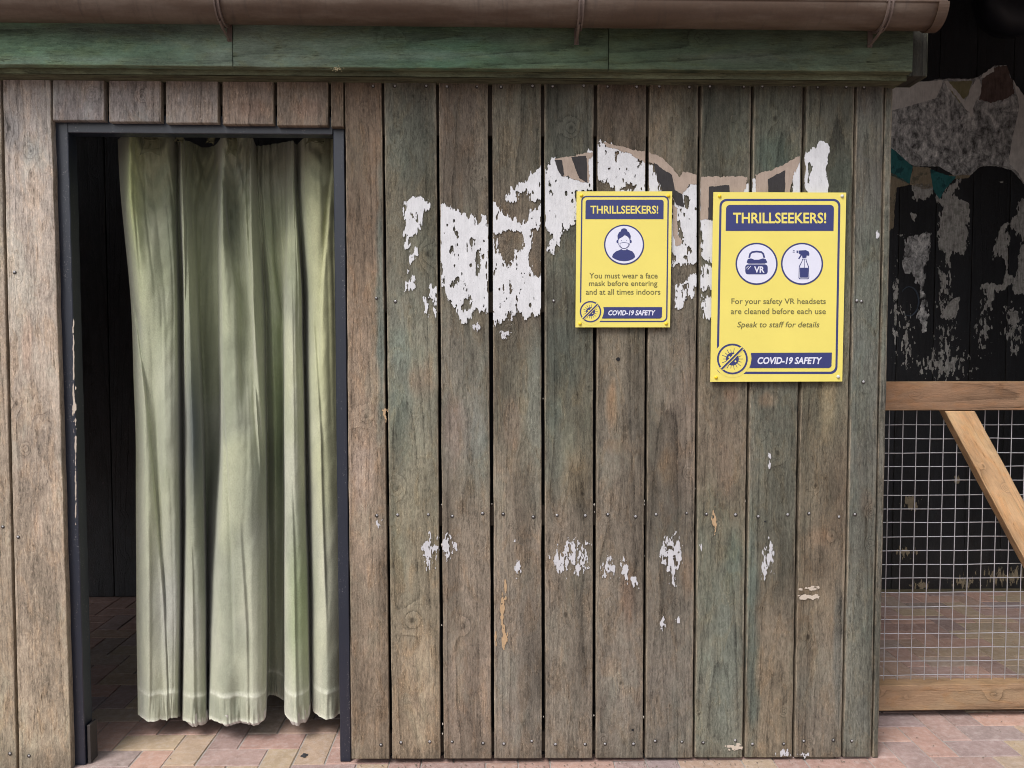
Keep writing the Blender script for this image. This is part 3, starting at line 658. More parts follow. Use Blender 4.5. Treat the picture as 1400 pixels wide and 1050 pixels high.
dark = {4: [C5([(752,140),(782,143),(792,200),(786,208),(765,180)]), C5([(820,130),(880,124),(886,235),(852,215)])],
        6: [C5([(1148,150),(1185,180),(1222,202),(1232,262),(1262,280),(1270,330),(1240,320),(1225,290),(1185,270),(1160,210)])],
        7: [[(969,255),(997,253),(1000,300),(968,300)]], 8: [[(1050,245),(1074,232),(1073,262),(1073,300),(1052,300)]]}
for i, ps in dark.items():
    a, b = ext(i); bb = (a-2, 185, b+2, 350); cell = .6
    g, (x0, y0) = region(ps, [], bb, cell, 105+i, .5); march(clip_board(g, x0, bb, i, cell), x0, y0, cell, -.0043, M_darkprint, 'paper_scrap', poster)
# small flakes of white filler lower on the boards
def flakes(name, cl, m, parent, kind, seed, Y=-.0026, dens=.585, sx=2.6, sy=7):
    x0 = min(c[0]-c[2] for c in cl)-6; x1 = max(c[0]+c[2] for c in cl)+6; y0 = min(c[1]-c[3] for c in cl)-8; y1 = max(c[1]+c[3] for c in cl)+8
    cell = .6; X, Yy = np.meshgrid(np.arange(x0, x1, cell), np.arange(y0, y1, cell)); f = np.full(X.shape, -9.)
    for (cx, cy, rx, ry) in cl: f = np.maximum(f, 1-np.hypot((X-cx)/rx, (Yy-cy)/ry))
    n = fbm(X/sx, Yy/sy, seed, 5, .6); g = (n-dens)*10+np.clip(f, -3, 1)*2.6
    return march(g, x0, y0, cell, Y, m, name, parent, kind=kind)
M_flake = paper_mat('white_paint_flakes', (.62, .62, .66), .3)
for k, cl in enumerate([[(585, 755, 7, 22), (596, 748, 3, 10)], [(610, 746, 7, 14), (622, 748, 3, 6)], [(769, 766, 15, 16), (782, 758, 12, 20), (796, 760, 8, 18), (790, 778, 9, 10)],
     [(832, 775, 9, 10), (853, 775, 6, 12), (866, 795, 6, 10), (827, 786, 4, 5)], [(918, 765, 9, 32), (927, 760, 5, 22), (911, 758, 8, 12)], [(957, 746, 3, 6)], [(708, 775, 4, 12), (703, 740, 3, 6)],
     [(1054, 756, 4, 20), (1046, 775, 4, 20), (1050, 765, 4, 18)], [(517, 716, 4, 6)], [(928, 850, 4, 5), (906, 852, 4, 6)], [(1074, 1030, 9, 5), (1100, 1031, 9, 4)], [(1052, 630, 2, 14)], [(700, 420, 6, 14), (690, 455, 8, 6), (650, 446, 7, 5)], [(1200, 320, 3, 6)]]):
    flakes('paint_flake', cl, M_flake, wall, 'stuff', 300+k)
M_chip = flat('bare_chipped_wood', tuple(lin((176, 148, 116))), .8, nz=.3, nsc=200)
flakes('bare_chip', [(691, 803, 1.0, 8), (687, 833, 1.6, 11), (690, 871, 2.0, 10), (678, 874, 1.0, 6)], M_chip, wall, 'stuff', 350, dens=.36)
flakes('bare_chip', [(526, 566, 3, 6), (977, 713, 2, 12)], M_chip, wall, 'stuff', 351, dens=.45)
M_pinkchip = flat('pale_chip', tuple(lin((190, 178, 165))), .8, nz=.3, nsc=200)
flakes('paint_flake', [(1104, 816, 11, 2.6), (1108, 804, 7, 1.6), (1095, 806, 2, 2)], M_pinkchip, wall, 'stuff', 352, dens=.42, sx=5, sy=3)
flakes('paint_flake', [(1004, 1021, 7, 3)], M_pinkchip, wall, 'stuff', 353, dens=.4, sx=5, sy=3)
flakes('scuff_mark', [(100.5, 490, .8, 60), (103.5, 630, .9, 80), (101.5, 560, 1.6, 12)], M_pinkchip, jl, 'stuff', 360, Y=YFR-.0012, dens=.50, sx=2.2, sy=9)
# debris caught in the gaps
db = MB(); rd_ = random.Random(3)
for (x, y) in ((603.5, 690), (604, 855), (605.5, 990), (672.5, 689), (812.5, 690), (813, 700), (881, 685), (881, 690), (950, 668), (948, 755), (742.5, 545), (743, 980), (1019, 685), (881.5, 760), (604, 745), (1153, 770), (812, 978), (880, 980), (605, 1003)):
    p = at(x, y, .004); r = rd_.uniform(.0022, .004)
    V = [(p.x+r*rd_.uniform(.6, 1.1)*sx*.7, p.y+r*sy, p.z+r*rd_.uniform(.8, 1.8)*sz) for sx, sy, sz in ((1, 0, 0), (0, 0, 1), (-1, 0, 0), (0, 0, -1), (0, -1, 0), (0, 1, 0))]
    db.add(V, [(0, 1, 4), (1, 2, 4), (2, 3, 4), (3, 0, 4), (1, 0, 5), (2, 1, 5), (3, 2, 5), (0, 3, 5)])
tag(db.build('gap_debris', flat('pale_fluff', (.45, .42, .38), .9, nz=.4, nsc=200), wall), kind='stuff')

# ------------------------------------------------------------------ gutter
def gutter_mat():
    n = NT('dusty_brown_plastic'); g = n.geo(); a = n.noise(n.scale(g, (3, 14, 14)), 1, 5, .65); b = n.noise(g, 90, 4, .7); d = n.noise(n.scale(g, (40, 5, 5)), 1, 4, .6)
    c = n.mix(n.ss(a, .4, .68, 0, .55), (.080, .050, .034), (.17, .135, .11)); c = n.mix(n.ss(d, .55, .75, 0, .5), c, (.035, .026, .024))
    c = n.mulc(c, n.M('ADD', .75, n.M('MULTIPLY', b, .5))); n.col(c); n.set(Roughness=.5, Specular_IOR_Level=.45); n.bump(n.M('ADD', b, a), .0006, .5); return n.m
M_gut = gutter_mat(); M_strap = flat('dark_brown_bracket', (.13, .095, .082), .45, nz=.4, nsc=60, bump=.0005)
YG = -.148; RG = .057
zg = at(700, 35.5, YG).z + RG*1.0
xge = at(1288, 20, YG-.03).x
gut = tag(empty('rain_gutter', (0, YG, zg-RG)), 'long dusty brown half-round rain gutter running along the eaves board', 'gutter')
def arc_sweep(x0, x1, r0, r1, a0, a1, n, nx=2, sag=0.0):
    V = []; F = []
    for i in range(nx+1):
        x = x0+(x1-x0)*i/nx
        for r in (r0, r1):
            for k in range(n+1):
                t = a0+(a1-a0)*k/n; V.append((x, YG+r*math.cos(t), zg+r*math.sin(t)))
    m_ = 2*(n+1)
    for i in range(nx):
        for k in range(n):
            p = i*m_+k; F.append((p, p+1, p+m_+1, p+m_)); q = p+n+1; F.append((q+1, q, q+m_, q+m_+1))
        for (k) in (0, n): p = i*m_+k; F.append((p, p+m_, p+m_+n+1, p+n+1) if k else (p, p+n+1, p+m_+n+1, p+m_))
    for i in (0, nx):
        for k in range(n): p = i*m_+k; F.append((p, p+n+1, p+n+2, p+1) if i == 0 else (p, p+1, p+n+2, p+n+1))
    return V, F
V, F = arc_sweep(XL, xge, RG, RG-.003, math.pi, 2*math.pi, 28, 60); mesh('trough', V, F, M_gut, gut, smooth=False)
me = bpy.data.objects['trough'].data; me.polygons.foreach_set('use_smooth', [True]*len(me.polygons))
# rolled front lip
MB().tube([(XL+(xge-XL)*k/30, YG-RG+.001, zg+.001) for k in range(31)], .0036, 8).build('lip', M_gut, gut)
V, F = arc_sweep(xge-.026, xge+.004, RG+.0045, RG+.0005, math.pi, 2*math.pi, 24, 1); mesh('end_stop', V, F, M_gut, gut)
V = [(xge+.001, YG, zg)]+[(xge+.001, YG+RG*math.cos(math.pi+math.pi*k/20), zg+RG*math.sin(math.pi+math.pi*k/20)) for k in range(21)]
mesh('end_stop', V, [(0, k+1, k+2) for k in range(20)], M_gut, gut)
def bracket(xc):
    for k_, (dx, hw) in enumerate(((-.006, .0024), (.0055, .0024))):
        V, F = arc_sweep(xc+dx-hw, xc+dx+hw, RG+.0085, RG+.0006, math.radians(172), math.radians(300), 20, 1)
        if k_ == 0: o = mesh('bracket', V, F, M_strap, gut)
        else: mesh('rib', V, F, M_strap, o)
    V, F = arc_sweep(xc-.006, xc+.006, RG+.0035, RG+.0004, math.radians(172), math.radians(340), 20, 1); mesh('strap', V, F, M_strap, o)
    MB().box((xc-.012, YG-RG-.006, zg-.004), (xc+.012, YG-RG+.004, zg+.008), .0015).build('clip', M_strap, o)
    # arm from the strap's belly down and back to the fascia
    p0 = Vector((xc-.003, YG+(RG+.006)*math.cos(R(248)), zg+(RG+.006)*math.sin(R(248)))); p1 = Vector((xc-.003, YF-.003, zg-RG-.026))
    mb = MB(); pts = [p0, p0*.6+p1*.4+Vector((0, -.004, -.003)), p1]; 
    mb.tube(pts, [.0048, .0045, .004], 6).build('arm', M_strap, o)
    MB().box((xc-.009, YF-.004, zg-RG-.030), (xc+.005, YF-.0005, zg-RG+.02), .001).build('back_plate', M_strap, o)
for px in (296, 795, 1217): bracket(at(px, 10, YG-RG).x)
gt = MB(); rq = random.Random(5); p = at(460, 94.5, YF-.002)          # tuft of dry moss on the lower edge
for k in range(40):
    a = rq.uniform(0, 6.28); q = p+Vector((rq.gauss(0, .009), rq.uniform(-.004, .0), rq.gauss(0, .003))); d = Vector((math.cos(a), -.4, math.sin(a)))*.004; s_ = Vector((-math.sin(a), 0, math.cos(a)))*.0012
    gt.add([q-s_, q+s_, q+d], [(0, 1, 2)])
tag(gt.build('moss_tuft', flat('dry_moss', (.42, .36, .22), .9, nz=.4, nsc=200)), 'tiny tuft of pale dry moss on the lower edge of the green eaves board', 'moss', kind='stuff')

# ------------------------------------------------------------------ back wall of black planks
YB = atz(160, 817, 0).y; print('YB', YB, atz(1300, 812, 0).y, 'gate', atz(1300, 968, .02).y)
back = tag(empty('black_plank_wall', (0, YB, 0)), 'black painted plank wall standing behind the hut and the wire gate', 'wall')
xb = at(1274.5, 540, YB).x; pw = .2005
for k in range(-27, 13):
    x0 = xb+k*pw+.0018; x1 = xb+(k+1)*pw-.0018
    if x1 < -3.0 or x0 > 4.2: continue
    rr = random.Random(k); ink = x0 < 0
    c0 = lin((58, 60, 64)) if ink else lin((31, 32, 36))
    vis_ = (-2.6 < x0 < -1.6) or x0 > 1.3
    def fn(P, u, v, Lw, Lv, c0=c0*rr.uniform(.85, 1.15), ink=ink):
        lo = np.clip((.5-v)/.5, 0, 1)[..., None]*fbm(u*20, v*6, k, 4)[..., None]
        return np.zeros(P.shape)+c0+lo*np.array([.03, .026, .02])*(.5 if ink else .8)
    plank('plank', (x0, YB, .004), (x1, YB, .004), (x1, YB, 4.2), (x0, YB, 4.2), .02, M_black, back, 400+k, fn,
          [(rr.uniform(.2, .8), rr.uniform(.03, .6), rr.uniform(.008, .014)) for _ in range(3)] if vis_ else (), nu=12 if vis_ else 3, nv=200 if vis_ else 10, wob=.0006, chamf=.0022 if vis_ else .001)
MB().box((-3.2, YB+.021, 0), (4.4, YB+.05, 4.2)).build('backing_felt', M_dark, back)
MB().box((XR+.0, YB-.022, .001), (4.3, YB-.002, .016), .002).build('floor_batten', flat('mossy_kerb_timber', (.10, .085, .05), .9, nz=.6, nsc=60, bump=.002), back)
# unseen roof over the gate, added and sloped to darken the passage floor
cx0_, cx1_ = XR+.06, 4.4
shade_slab = tag(MB().add([(cx0_+.02, -.16, 2.56), (cx1_, -.16, 2.56), (cx1_, YB-.01, 3.2), (cx0_, YB-.01, 3.2), (cx0_+.02, -.16, 2.62), (cx1_, -.16, 2.62), (cx1_, YB-.01, 3.26), (cx0_, YB-.01, 3.26)],
   [(3,2,1,0),(4,5,6,7),(0,1,5,4),(1,2,6,5),(2,3,7,6),(3,0,4,7)]).build('shade_roof', M_batten), 'unseen dark roof added to shade the passage behind the gate', 'shade_roof')
MB().box((2.9, .35, 0), (2.96, YB-.012, 2.68)).build('unseen_side_wall', M_batten, shade_slab)  # unseen wall added to shut out light from the right
# posters on it
def C6(L): return [(1150+x/2.1, 60+y/2.1) for x, y in L]
post2 = tag(empty('peeling_poster', (0, YB, 0)), 'peeling grey poster with torn white edges and teal scraps on the black planks', 'poster')
def grunge():
    n = NT('smudged_grey_print'); g = n.geo(); a = n.noise(n.scale(g, (16, 16, 14)), 1, 6, .75, 1.0); b = n.noise(n.scale(g, (60, 60, 30)), 1, 5, .7); c = n.noise(g, 5, 4, .6)
    v = n.M('ADD', n.M('MULTIPLY', a, .55), n.M('MULTIPLY', b, .45))
    cr = n.t.nodes.new('ShaderNodeValToRGB'); n.link(v, cr.inputs[0]); e = cr.color_ramp
    e.elements[0].position = .40; e.elements[0].color = (.06, .06, .062, 1); e.elements[1].position = .64; e.elements[1].color = (.86, .85, .83, 1)
    el = e.elements.new(.5); el.color = (.34, .34, .34, 1)
    cc = n.mix(n.ss(c, .55, .68, 0, .5), cr.outputs[0], n.mulc(cr.outputs[0], .45)); n.col(cc); n.set(Roughness=.7); n.bump(b, .001, .6); return n.m
M_grunge = grunge()
M_pale = paper_mat('weathered_pale_paper', (.82, .79, .76), .5); M_yel = paper_mat('yellowed_paper', (.36, .33, .19), .6); M_teal = paper_mat('teal_print', (.05, .22, .23), .7, (.02, .07, .08))
M_tan2 = paper_mat('spotted_tan_print', (.40, .33, .23), .7, (.13, .12, .09)); M_red = paper_mat('reddish_smudged_print', (.20, .14, .125), .8); M_dirty = paper_mat('dirty_white_remnant', (.80, .78, .74), 1.1, (.24, .24, .22))
def piece(polys, m, off, rough, seed, holes=(), cell=.7, pits=0, sx=5, sy=9):
    xs = [p[0] for q in polys for p in q]; ys = [p[1] for q in polys for p in q]; bb = (min(xs)-5, min(ys)-6, max(xs)+5, max(ys)+6)
    g, (x0, y0) = region(polys, holes, bb, cell, seed, rough, sx=sx, sy=sy, pits=pits)
    return march(g, x0, y0, cell, YB-.0035-off*.0012, m, 'paper_scrap', post2)
piece([C6([(130,130),(285,100),(330,100),(380,100),(420,80),(440,62),(475,62),(490,105),(520,160),(560,200),(560,400),(525,400),(490,362),(440,350),(400,352),(370,377),(325,378),(280,352),(210,352),(130,310)])], M_grunge, 0, .4, 500)
piece([C6([(398,160),(405,100),(440,66),(476,62),(492,110),(498,140),(470,160),(430,168)])], M_red, 1, 1.0, 501)
piece([C6([(130,136),(180,112),(292,104),(288,122),(272,156),(130,196)])], M_pale, 2, .3, 502)
piece([C6([(296,108),(378,106),(362,150),(340,170)])], M_yel, 1, .4, 503)
piece([C6([(294,106),(305,106),(335,138),(358,165),(372,128),(382,110),(396,100),(404,122),(402,140),(384,170),(377,212),(345,168)]), C6([(392,105),(410,84),(441,62),(440,80),(415,92)])], M_pale, 2, .8, 504)
piece([C6([(494,105),(520,140),(560,200),(560,420),(526,402),(508,370),(482,345),(486,300),(500,235),(512,180)])], M_pale, 2, .6, 505)
piece([C6([(146,300),(160,312),(206,352),(196,402),(130,372),(130,300)])], M_teal, 1, .3, 506)
piece([C6([(256,360),(312,380),(332,380),(300,415),(284,446),(264,418)])], M_teal, 2, .4, 507)
piece([C6([(206,352),(258,356),(268,412),(240,418),(196,404)])], M_tan2, 1, .5, 508)
piece([C6([(130,360),(150,372),(200,404),(160,412),(155,470),(150,530),(130,540)]), C6([(310,378),(370,377),(372,384),(330,388)])], M_tan2, 1, .7, 509)
piece([C6([(198,402),(266,408),(262,428),(236,450),(214,452)]), C6([(264,420),(288,444),(310,405),(346,388),(334,412),(320,436),(368,456),(362,590),(350,606),(322,596),(312,612),(318,660),(314,706),(308,640),(300,600),(280,590),(278,520),(292,470),(272,445)])], M_dirty, 1, 2.4, 510, sx=3, sy=6)
piece([C6([(560,440),(520,450),(508,455),(500,500),(470,520),(440,560),(438,620),(462,600),(474,640),(470,690),(400,690),(430,760),(440,712),(470,705),(490,680),(500,720),(560,720)])], M_dirty, 1, 2.8, 511, [C6([(478,520),(520,560),(505,680),(480,660)])], sx=4, sy=9)
piece([C6([(182,548),(256,545),(250,610),(232,650),(244,670),(236,690),(248,800),(236,830),(222,800),(230,700),(180,640)])], M_grunge, 1, 2.8, 512, sx=4, sy=9)
piece([C6([(288,770),(318,735),(342,725),(332,785),(300,792)]), C6([(202,485),(216,492),(210,510),(202,502)]), C6([(162,545),(178,548),(172,560)]), C6([(484,770),(510,765),(512,800),(486,808)]), C6([(450,395),(482,400),(480,406)])], M_dirty, 1, 1.2, 513, sx=4, sy=6)
g_ = flakes('paper_scrap', [(1240, 470, 10, 40), (1295, 465, 16, 30), (1345, 440, 12, 40), (1290, 395, 10, 40), (1225, 420, 6, 60), (1290, 500, 40, 20), (1385, 450, 15, 40)], M_dirty, post2, 'stuff', 520, Y=YB-.004, dens=.67, sx=3, sy=7)
flakes('paper_scrap', [(1380, 788, 40, 10), (1320, 795, 16, 7), (1310, 655, 5, 8), (1245, 685, 10, 14), (1237, 755, 14, 6), (1258, 800, 10, 5)], M_tan2, post2, 'stuff', 521, Y=YB-.004, dens=.58, sx=2, sy=9)
# curling edge: thin shadow line above the arch of the bare patch is the paper's lifted rim
rim = MB(); pts = [at(1150+x/2.1, 60+y/2.1, YB-.006) for x, y in ((325,379),(345,374),(370,373),(385,360),(400,352),(425,347),(445,349),(470,352),(495,362),(512,380),(524,402))]
rim.tube(pts, .0016, 5).build('curled_rim', M_dirty, post2)
# dark blue smear ring
pts = [at(1243+13*math.cos(t), 412+20*math.sin(t), YB-.004) for t in np.linspace(-2.4, 2.2, 18)]
MB().tube(pts, [.0015+.003*math.sin(k/17*3.14) for k in range(18)], 5).build('blue_smear', flat('dull_blue_smear', (.05, .065, .09), .9, nz=.6, nsc=80), post2)

# big dark drum shape at the top right, on the black wall
pd = at(1392, -6, YB-.10); prof = [(.0, -.10), (.10, -.098), (.16, -.085), (.19, -.06), (.2, -.02), (.2, .04), (.185, .06), (.185, .095)]
V = []; F = []; n = 28
for (r, y) in prof:
    for k in range(n): V.append((pd.x+r*math.cos(2*math.pi*k/n), pd.y+y, pd.z+r*math.sin(2*math.pi*k/n)))
for i in range(len(prof)-1):
    for k in range(n): j = (k+1) % n; F.append((i*n+k, (i+1)*n+k, (i+1)*n+j, i*n+j))
tag(mesh('drum_housing', V, F, flat('dull_navy_black_metal', (.012, .013, .02), .5, nz=.5, nsc=20), None, None, True), 'rounded black metal housing high on the black wall at the top right', 'housing')

# ------------------------------------------------------------------ gate
YGt = .30
gate = tag(empty('wire_gate', (0, YGt, 0)), 'low timber gate with welded wire mesh and a diagonal brace beside the hut', 'gate')
pc = plain((178, 140, 104)); 
def hb(x0, x1, ytop, ybot, Y, th, c, seed, knots=(), name='rail'):
    z1 = at(1300, ytop, Y).z; z0 = at(1300, ybot, Y).z
    return plank(name, (x0, Y, z1), (x0, Y, z0), (x1, Y, z0), (x1, Y, z1), th, M_pine, gate, seed, plain(c), knots, nu=12, nv=60, ringk=.5, wob=.0006)
XG1 = at(1560, 700, YGt).x; XG0 = XR+.0115
hb(XG0, XG1, 522, 561, YGt-.022, .05, (136, 108, 86), 601, [(.5, .06, .008), (.4, .21, .008), (.6, .6, .01)])
hb(XG0, XG1, 936, 971, YGt-.022, .05, (146, 120, 96), 603, [(.35, .04, .012), (.3, .1, .008), (.5, .2, .008), (.4, .5, .01)])
a = at(1490, 931, YGt-.02); b = at(1534, 931, YGt-.02); c = at(1333, 562, YGt-.02); d = at(1292, 562, YGt-.02)
plank('brace', a, b, c, d, .035, M_pine, gate, 605, plain((190, 156, 120)), [(.62, .72, .005), (.3, .8, .012), (.4, .45, .008)], nu=12, ringk=.8)
zt = at(1300, 561, YGt-.0).z-.002; zb = at(1300, 936, YGt).z+.002
for (x0, x1) in ((XG0, XG0+.03), (XG1-.07, XG1)):
    plank('stile', (x0, YGt-.018, zb), (x1, YGt-.018, zb), (x1, YGt-.018, zt), (x0, YGt-.018, zt), .04, M_pine, gate, 607, plain((150, 112, 80)), nu=5, nv=30)
M_wire = flat('galvanised_wire', (.50, .49, .52), .4, .55, nz=.3, nsc=60)
YW = YGt+.024; zt2, zb2 = at(1300, 545, YW).z, at(1300, 950, YW).z
wy = [500+v/1.909 for v in (154,190,228,263,299,337,373,409,446,482,518,554,591,628,661,698,735,770,806)]
rw = random.Random(2)
for y in wy:
    z = at(1300, y, YW).z; pts = [(XG0-.0+(XG1-XG0)*k/10, YW+rw.uniform(-.0012, .0012), z+rw.uniform(-.0014, .0014)) for k in range(11)]
    MB().tube(pts, .0015, 6).build('wire', M_wire, gate)
x0w = at(1232.2, 650, YW).x; dxw = (at(1400, 650, YW).x-at(1232.2, 650, YW).x)/9.05
for k in range(-1, 20):
    x = x0w+k*dxw
    if x > XG1: break
    pts = [(x+rw.uniform(-.0008, .0008), YW-.0035, zb2+(zt2-zb2)*j/10) for j in range(11)]
    MB().tube(pts, .0015, 6).build('wire', M_wire, gate)
# post the gate closes on, outside the frame
tag(MB().box((XG1+.01, YGt-.05, 0), (XG1+.11, YGt+.05, 1.35), .004).build('gate_post', M_batten), 'square dark timber post at the far end of the wire gate', 'post')

# ------------------------------------------------------------------ curtain
rows = [187, 260, 400, 600, 800, 985]
CT = [
 [(160,4),(178,-1),(192,1),(205,-1),(228,0),(243,5),(248,3),(256,5),(270,8),(285,8),(298,5),(303,0),(314,-1),(330,0),(343,3),(350,7),(358,6),(368,7),(380,7),(392,6),(400,4),(405,6),(418,4),(436,4),(457,4),(472,5)],
 [(164,4),(176,-.5),(193,2),(210,4),(232,3),(244,5),(248,2),(253,3),(262,6),(280,8),(297,5),(302,.5),(312,3),(328,2),(342,1),(350,5),(356,4.5),(366,6),(385,5.5),(396,4),(401,2),(405,5),(416,1),(436,0),(457,2),(472,4)],
 [(178,4),(190,.5),(206,.2),(224,1.2),(241,2.5),(249,6.5),(252,2),(257,1),(266,4),(275,7),(298,6),(303,.6),(318,.8),(335,2.6),(345,.6),(363,6.5),(370,5),(386,5.5),(391,2),(400,.8),(412,2),(416,6.2),(424,2.2),(442,0),(460,2),(474,5)],
 [(186,4),(198,1.2),(213,2.4),(226,0),(243,1.6),(251,7.5),(254,3),(264,1),(276,3),(281,8),(299,6),(305,0),(322,-1),(345,-.4),(362,1.8),(366,8),(376,6.5),(388,7),(390,1.4),(402,-.2),(414,2),(418,7),(424,2),(440,0),(462,2),(475,5)],
 [(187,3.6),(202,.4),(219,1.6),(229,.8),(244,2),(250,8),(252.5,3),(265,.8),(280,2.8),(284,9),(291,4),(300,.2),(322,-1),(344,-1),(363,1.6),(367,9),(377,8),(388,8),(390,1.6),(404,-.5),(420,2),(424,7.6),(429,2.4),(445,0),(466,2.6),(477,6)],
 [(188,3),(205,0),(224,1.4),(233,1.0),(242,2.6),(248.5,9),(250.5,3),(264,.6),(281,2.6),(284.5,10),(287,2),(306,-1),(328,.4),(346,-1),(364,1.5),(367,10),(378,10),(388,9.4),(390,2),(405,-.6),(422,2),(426,7),(430,3),(448,.4),(468,3),(478,6)],
]
HB = [978,981,985,985,982,978,985,990,986,970,984,989,986,988,978,953,951,958,966,977,969,958,965,972,971,968]
YC = .155
ctrl = np.array(CT, float)                       # rows x 26 x 2
ns = 15
def catmull(P, n):
    out = []
    m_ = len(P)
    for i in range(m_-1):
        p0 = P[max(i-1, 0)]; p1 = P[i]; p2 = P[i+1]; p3 = P[min(i+2, m_-1)]
        for t in np.arange(n)/n:
            h = .5*((2*p1)+(-p0+p2)*t+(2*p0-5*p1+4*p2-p3)*t*t+(-p0+3*p1-3*p2+p3)*t**3)
            # keep between neighbours a little: blend with linear to avoid loops
            out.append(h*.8+(p1*(1-t)+p2*t)*.2)
    out.append(P[-1]); return np.array(out)
G = np.array([catmull(ctrl[r], ns) for r in range(6)]); nS = G.shape[1]
hbz = catmull(np.array(HB, float)[:, None], ns)[:, 0]
NZ = 260; tt = np.linspace(0, 1, NZ); rowy = np.array(rows, float); tr = (rowy-rowy[0])/(rowy[-1]-rowy[0])
gx = np.zeros((NZ, nS)); gd = np.zeros((NZ, nS))
for s in range(nS): gx[:, s] = np.interp(tt, tr, G[:, s, 0]); gd[:, s] = np.interp(tt, tr, G[:, s, 1])
ker = np.exp(-np.linspace(-2, 2, 41)**2); ker /= ker.sum()
for g in (gx, gd):
    for s in range(nS): g[:, s] = np.convolve(np.pad(g[:, s], 20, mode='edge'), ker, 'valid')
ss_ = np.arange(nS)/ns
SS, TT = np.meshgrid(ss_, tt)
# secondary soft folds, creases, gathers at the top and fine wrinkles
wr = (fbm(SS*.9, TT*5, 21, 3)-.5)*.8 + (fbm(SS*1.6+TT*9, TT*26, 22, 3)-.5)*.5
crs = (1-np.abs(2*fbm(SS*.6+4, TT*1.1, 41, 2)-1))**7*1.0*(.35+.65*np.exp(-TT/.4)) + (1-np.abs(2*fbm(SS*1.2+14, TT*2.2, 43, 2)-1))**7*1.1*np.exp(-TT/.3)
gat = crs + np.exp(-TT/.07)*(fbm(SS*2.4, TT*9, 23, 2)-.5)*3.0
diag = np.zeros_like(SS)
for (s0, t0, sl, wdt, amp) in ((2.2, .06, 9, .5, -1.3), (3.6, .07, -8, .45, -1.2), (12, .05, -7, .5, -1.0), (13, .1, 8, .4, -1.0), (23.5, .1, -6, .5, -1.1), (8.3, .04, 12, .5, -1.2), (9.2, .16, -3, .4, .9)):
    e = (SS-s0-(TT-t0)*sl)/wdt; diag += amp*np.exp(-e*e)*np.exp(-((TT-t0-.05)/.09)**2)
hemf = np.exp(-((TT-.952)/.0035)**2)
hemw = np.clip((TT-.952)/.02, 0, 1)*(fbm(SS*7, TT*18, 25, 3)-.5)*1.6
swag = np.zeros_like(SS)
for (s0, sw_, dp, per, amp) in ((3.0, 2.6, .085, .040, .9), (12.6, 1.7, .055, .030, .8), (9.0, 2.2, .11, .05, 1.2), (17.0, 2.2, .06, .05, .7), (23.2, 2.0, .05, .04, .6)):
    w_ = np.clip(1-np.abs(SS-s0)/sw_, 0, 1); ph = (TT-dp*w_)/per
    swag += amp*np.sin(2*math.pi*ph+s0)*np.sqrt(w_)*np.exp(-TT/.085)*np.clip(TT/.02, 0, 1)
CRE = [([(244,192),(242,248),(242,325),(243,403),(244,560)],1,1.4,3.5),([(252,192),(253.5,400),(254,640)],1,1.2,3),([(282,200),(276,220),(267,269),(269,389),(276,560)],1,1.8,9),
 ([(299,192),(301,353),(303,529),(303,700)],-1,2.2,12),([(304,250),(315,336),(325,406),(328,500),(330,560)],1,1.6,10),([(341,192),(343,318),(345,424),(349,560),(357,650)],-1,2.0,14),
 ([(353,192),(359,336),(363,494),(366,760)],1,1.5,4),([(369,200),(375,353),(389,450)],1,1.4,7),([(392,192),(390.5,353),(389,529),(388,900)],-1,1.8,10),([(403,192),(410,311),(415,420),(417,560),(420,760)],1,2.2,6),
 ([(180,400),(199,529),(213,680),(228,860)],1,1.3,8),([(183,205),(199,276),(215,292)],1,1.3,12),([(302,500),(309,600),(316,700),(321,900)],-1,1.1,9),([(345,475),(355,600),(364,720)],1,1.2,5),
 ([(430,420),(440,600),(447,860)],1,.8,8),([(452,240),(440,400),(436,520)],-1,1.0,12),([(216,620),(224,800),(231,985)],1,.9,6),([(205,985),(207,850),(204,700)],1,.5,8),([(268,985),(266,860),(262,700)],1,.6,6),
 ([(340,985),(338,850),(330,700)],1,.7,9),([(408,985),(406,850),(400,640)],1,.6,7),([(320,192),(330,240),(341,290)],1,1.0,10),([(222,200),(232,240),(241,300)],-1,1.0,12)]
PYS = rows[0]+(rows[-1]-rows[0])*TT; cre = np.zeros_like(SS)
for (pl, sd_, am, wd_) in CRE:
    pl = sorted(pl, key=lambda p: p[1]); px_ = np.interp(PYS, [p[1] for p in pl], [p[0] for p in pl]); e = (gx-px_)*sd_
    tp = np.clip((PYS-pl[0][1]+6)/40, 0, 1)*np.clip((pl[-1][1]-PYS)/70, 0, 1) if pl[-1][1] < 980 else np.clip((PYS-pl[0][1])/60, 0, 1)
    cre += am*tp*np.exp(-np.clip(e, 0, None)/wd_)/(1+np.exp(-np.clip(e, -60, 60)/.55))
D = YC + (cre*1.9 + gd*2.2 + wr + gat + swag + diag*.6 + hemw)*.01 - hemf*.0012 + np.where(TT > .953, -.0022, 0)
Ztop = np.array([at(300, 187+(3.5*math.sin(s*1.3)), .2).z for s in ss_])
Ztop -= .014*np.exp(-((ss_-8.8)/.9)**2)+.004*np.exp(-((ss_-17)/1.6)**2); Ztop += .006
Xc = np.zeros_like(D); Zc = np.zeros_like(D)
zb_ = np.array([at(G[-1, s, 0], hbz[s], YC+G[-1, s, 1]*.022).z for s in range(nS)]); zb_ = np.clip(zb_+.002, .020, .075)
for j in range(NZ):
    py = rows[0]+(rows[-1]-rows[0])*tt[j]
    Zc[j] = Ztop+(zb_-Ztop)*tt[j]
    for s in range(nS):
        Xc[j, s] = at(gx[j, s], py, D[j, s]).x
Xc += (fbm(SS*.7+3, TT*6, 27, 2)-.5)*.006
P = np.stack([Xc, D, Zc], -1)
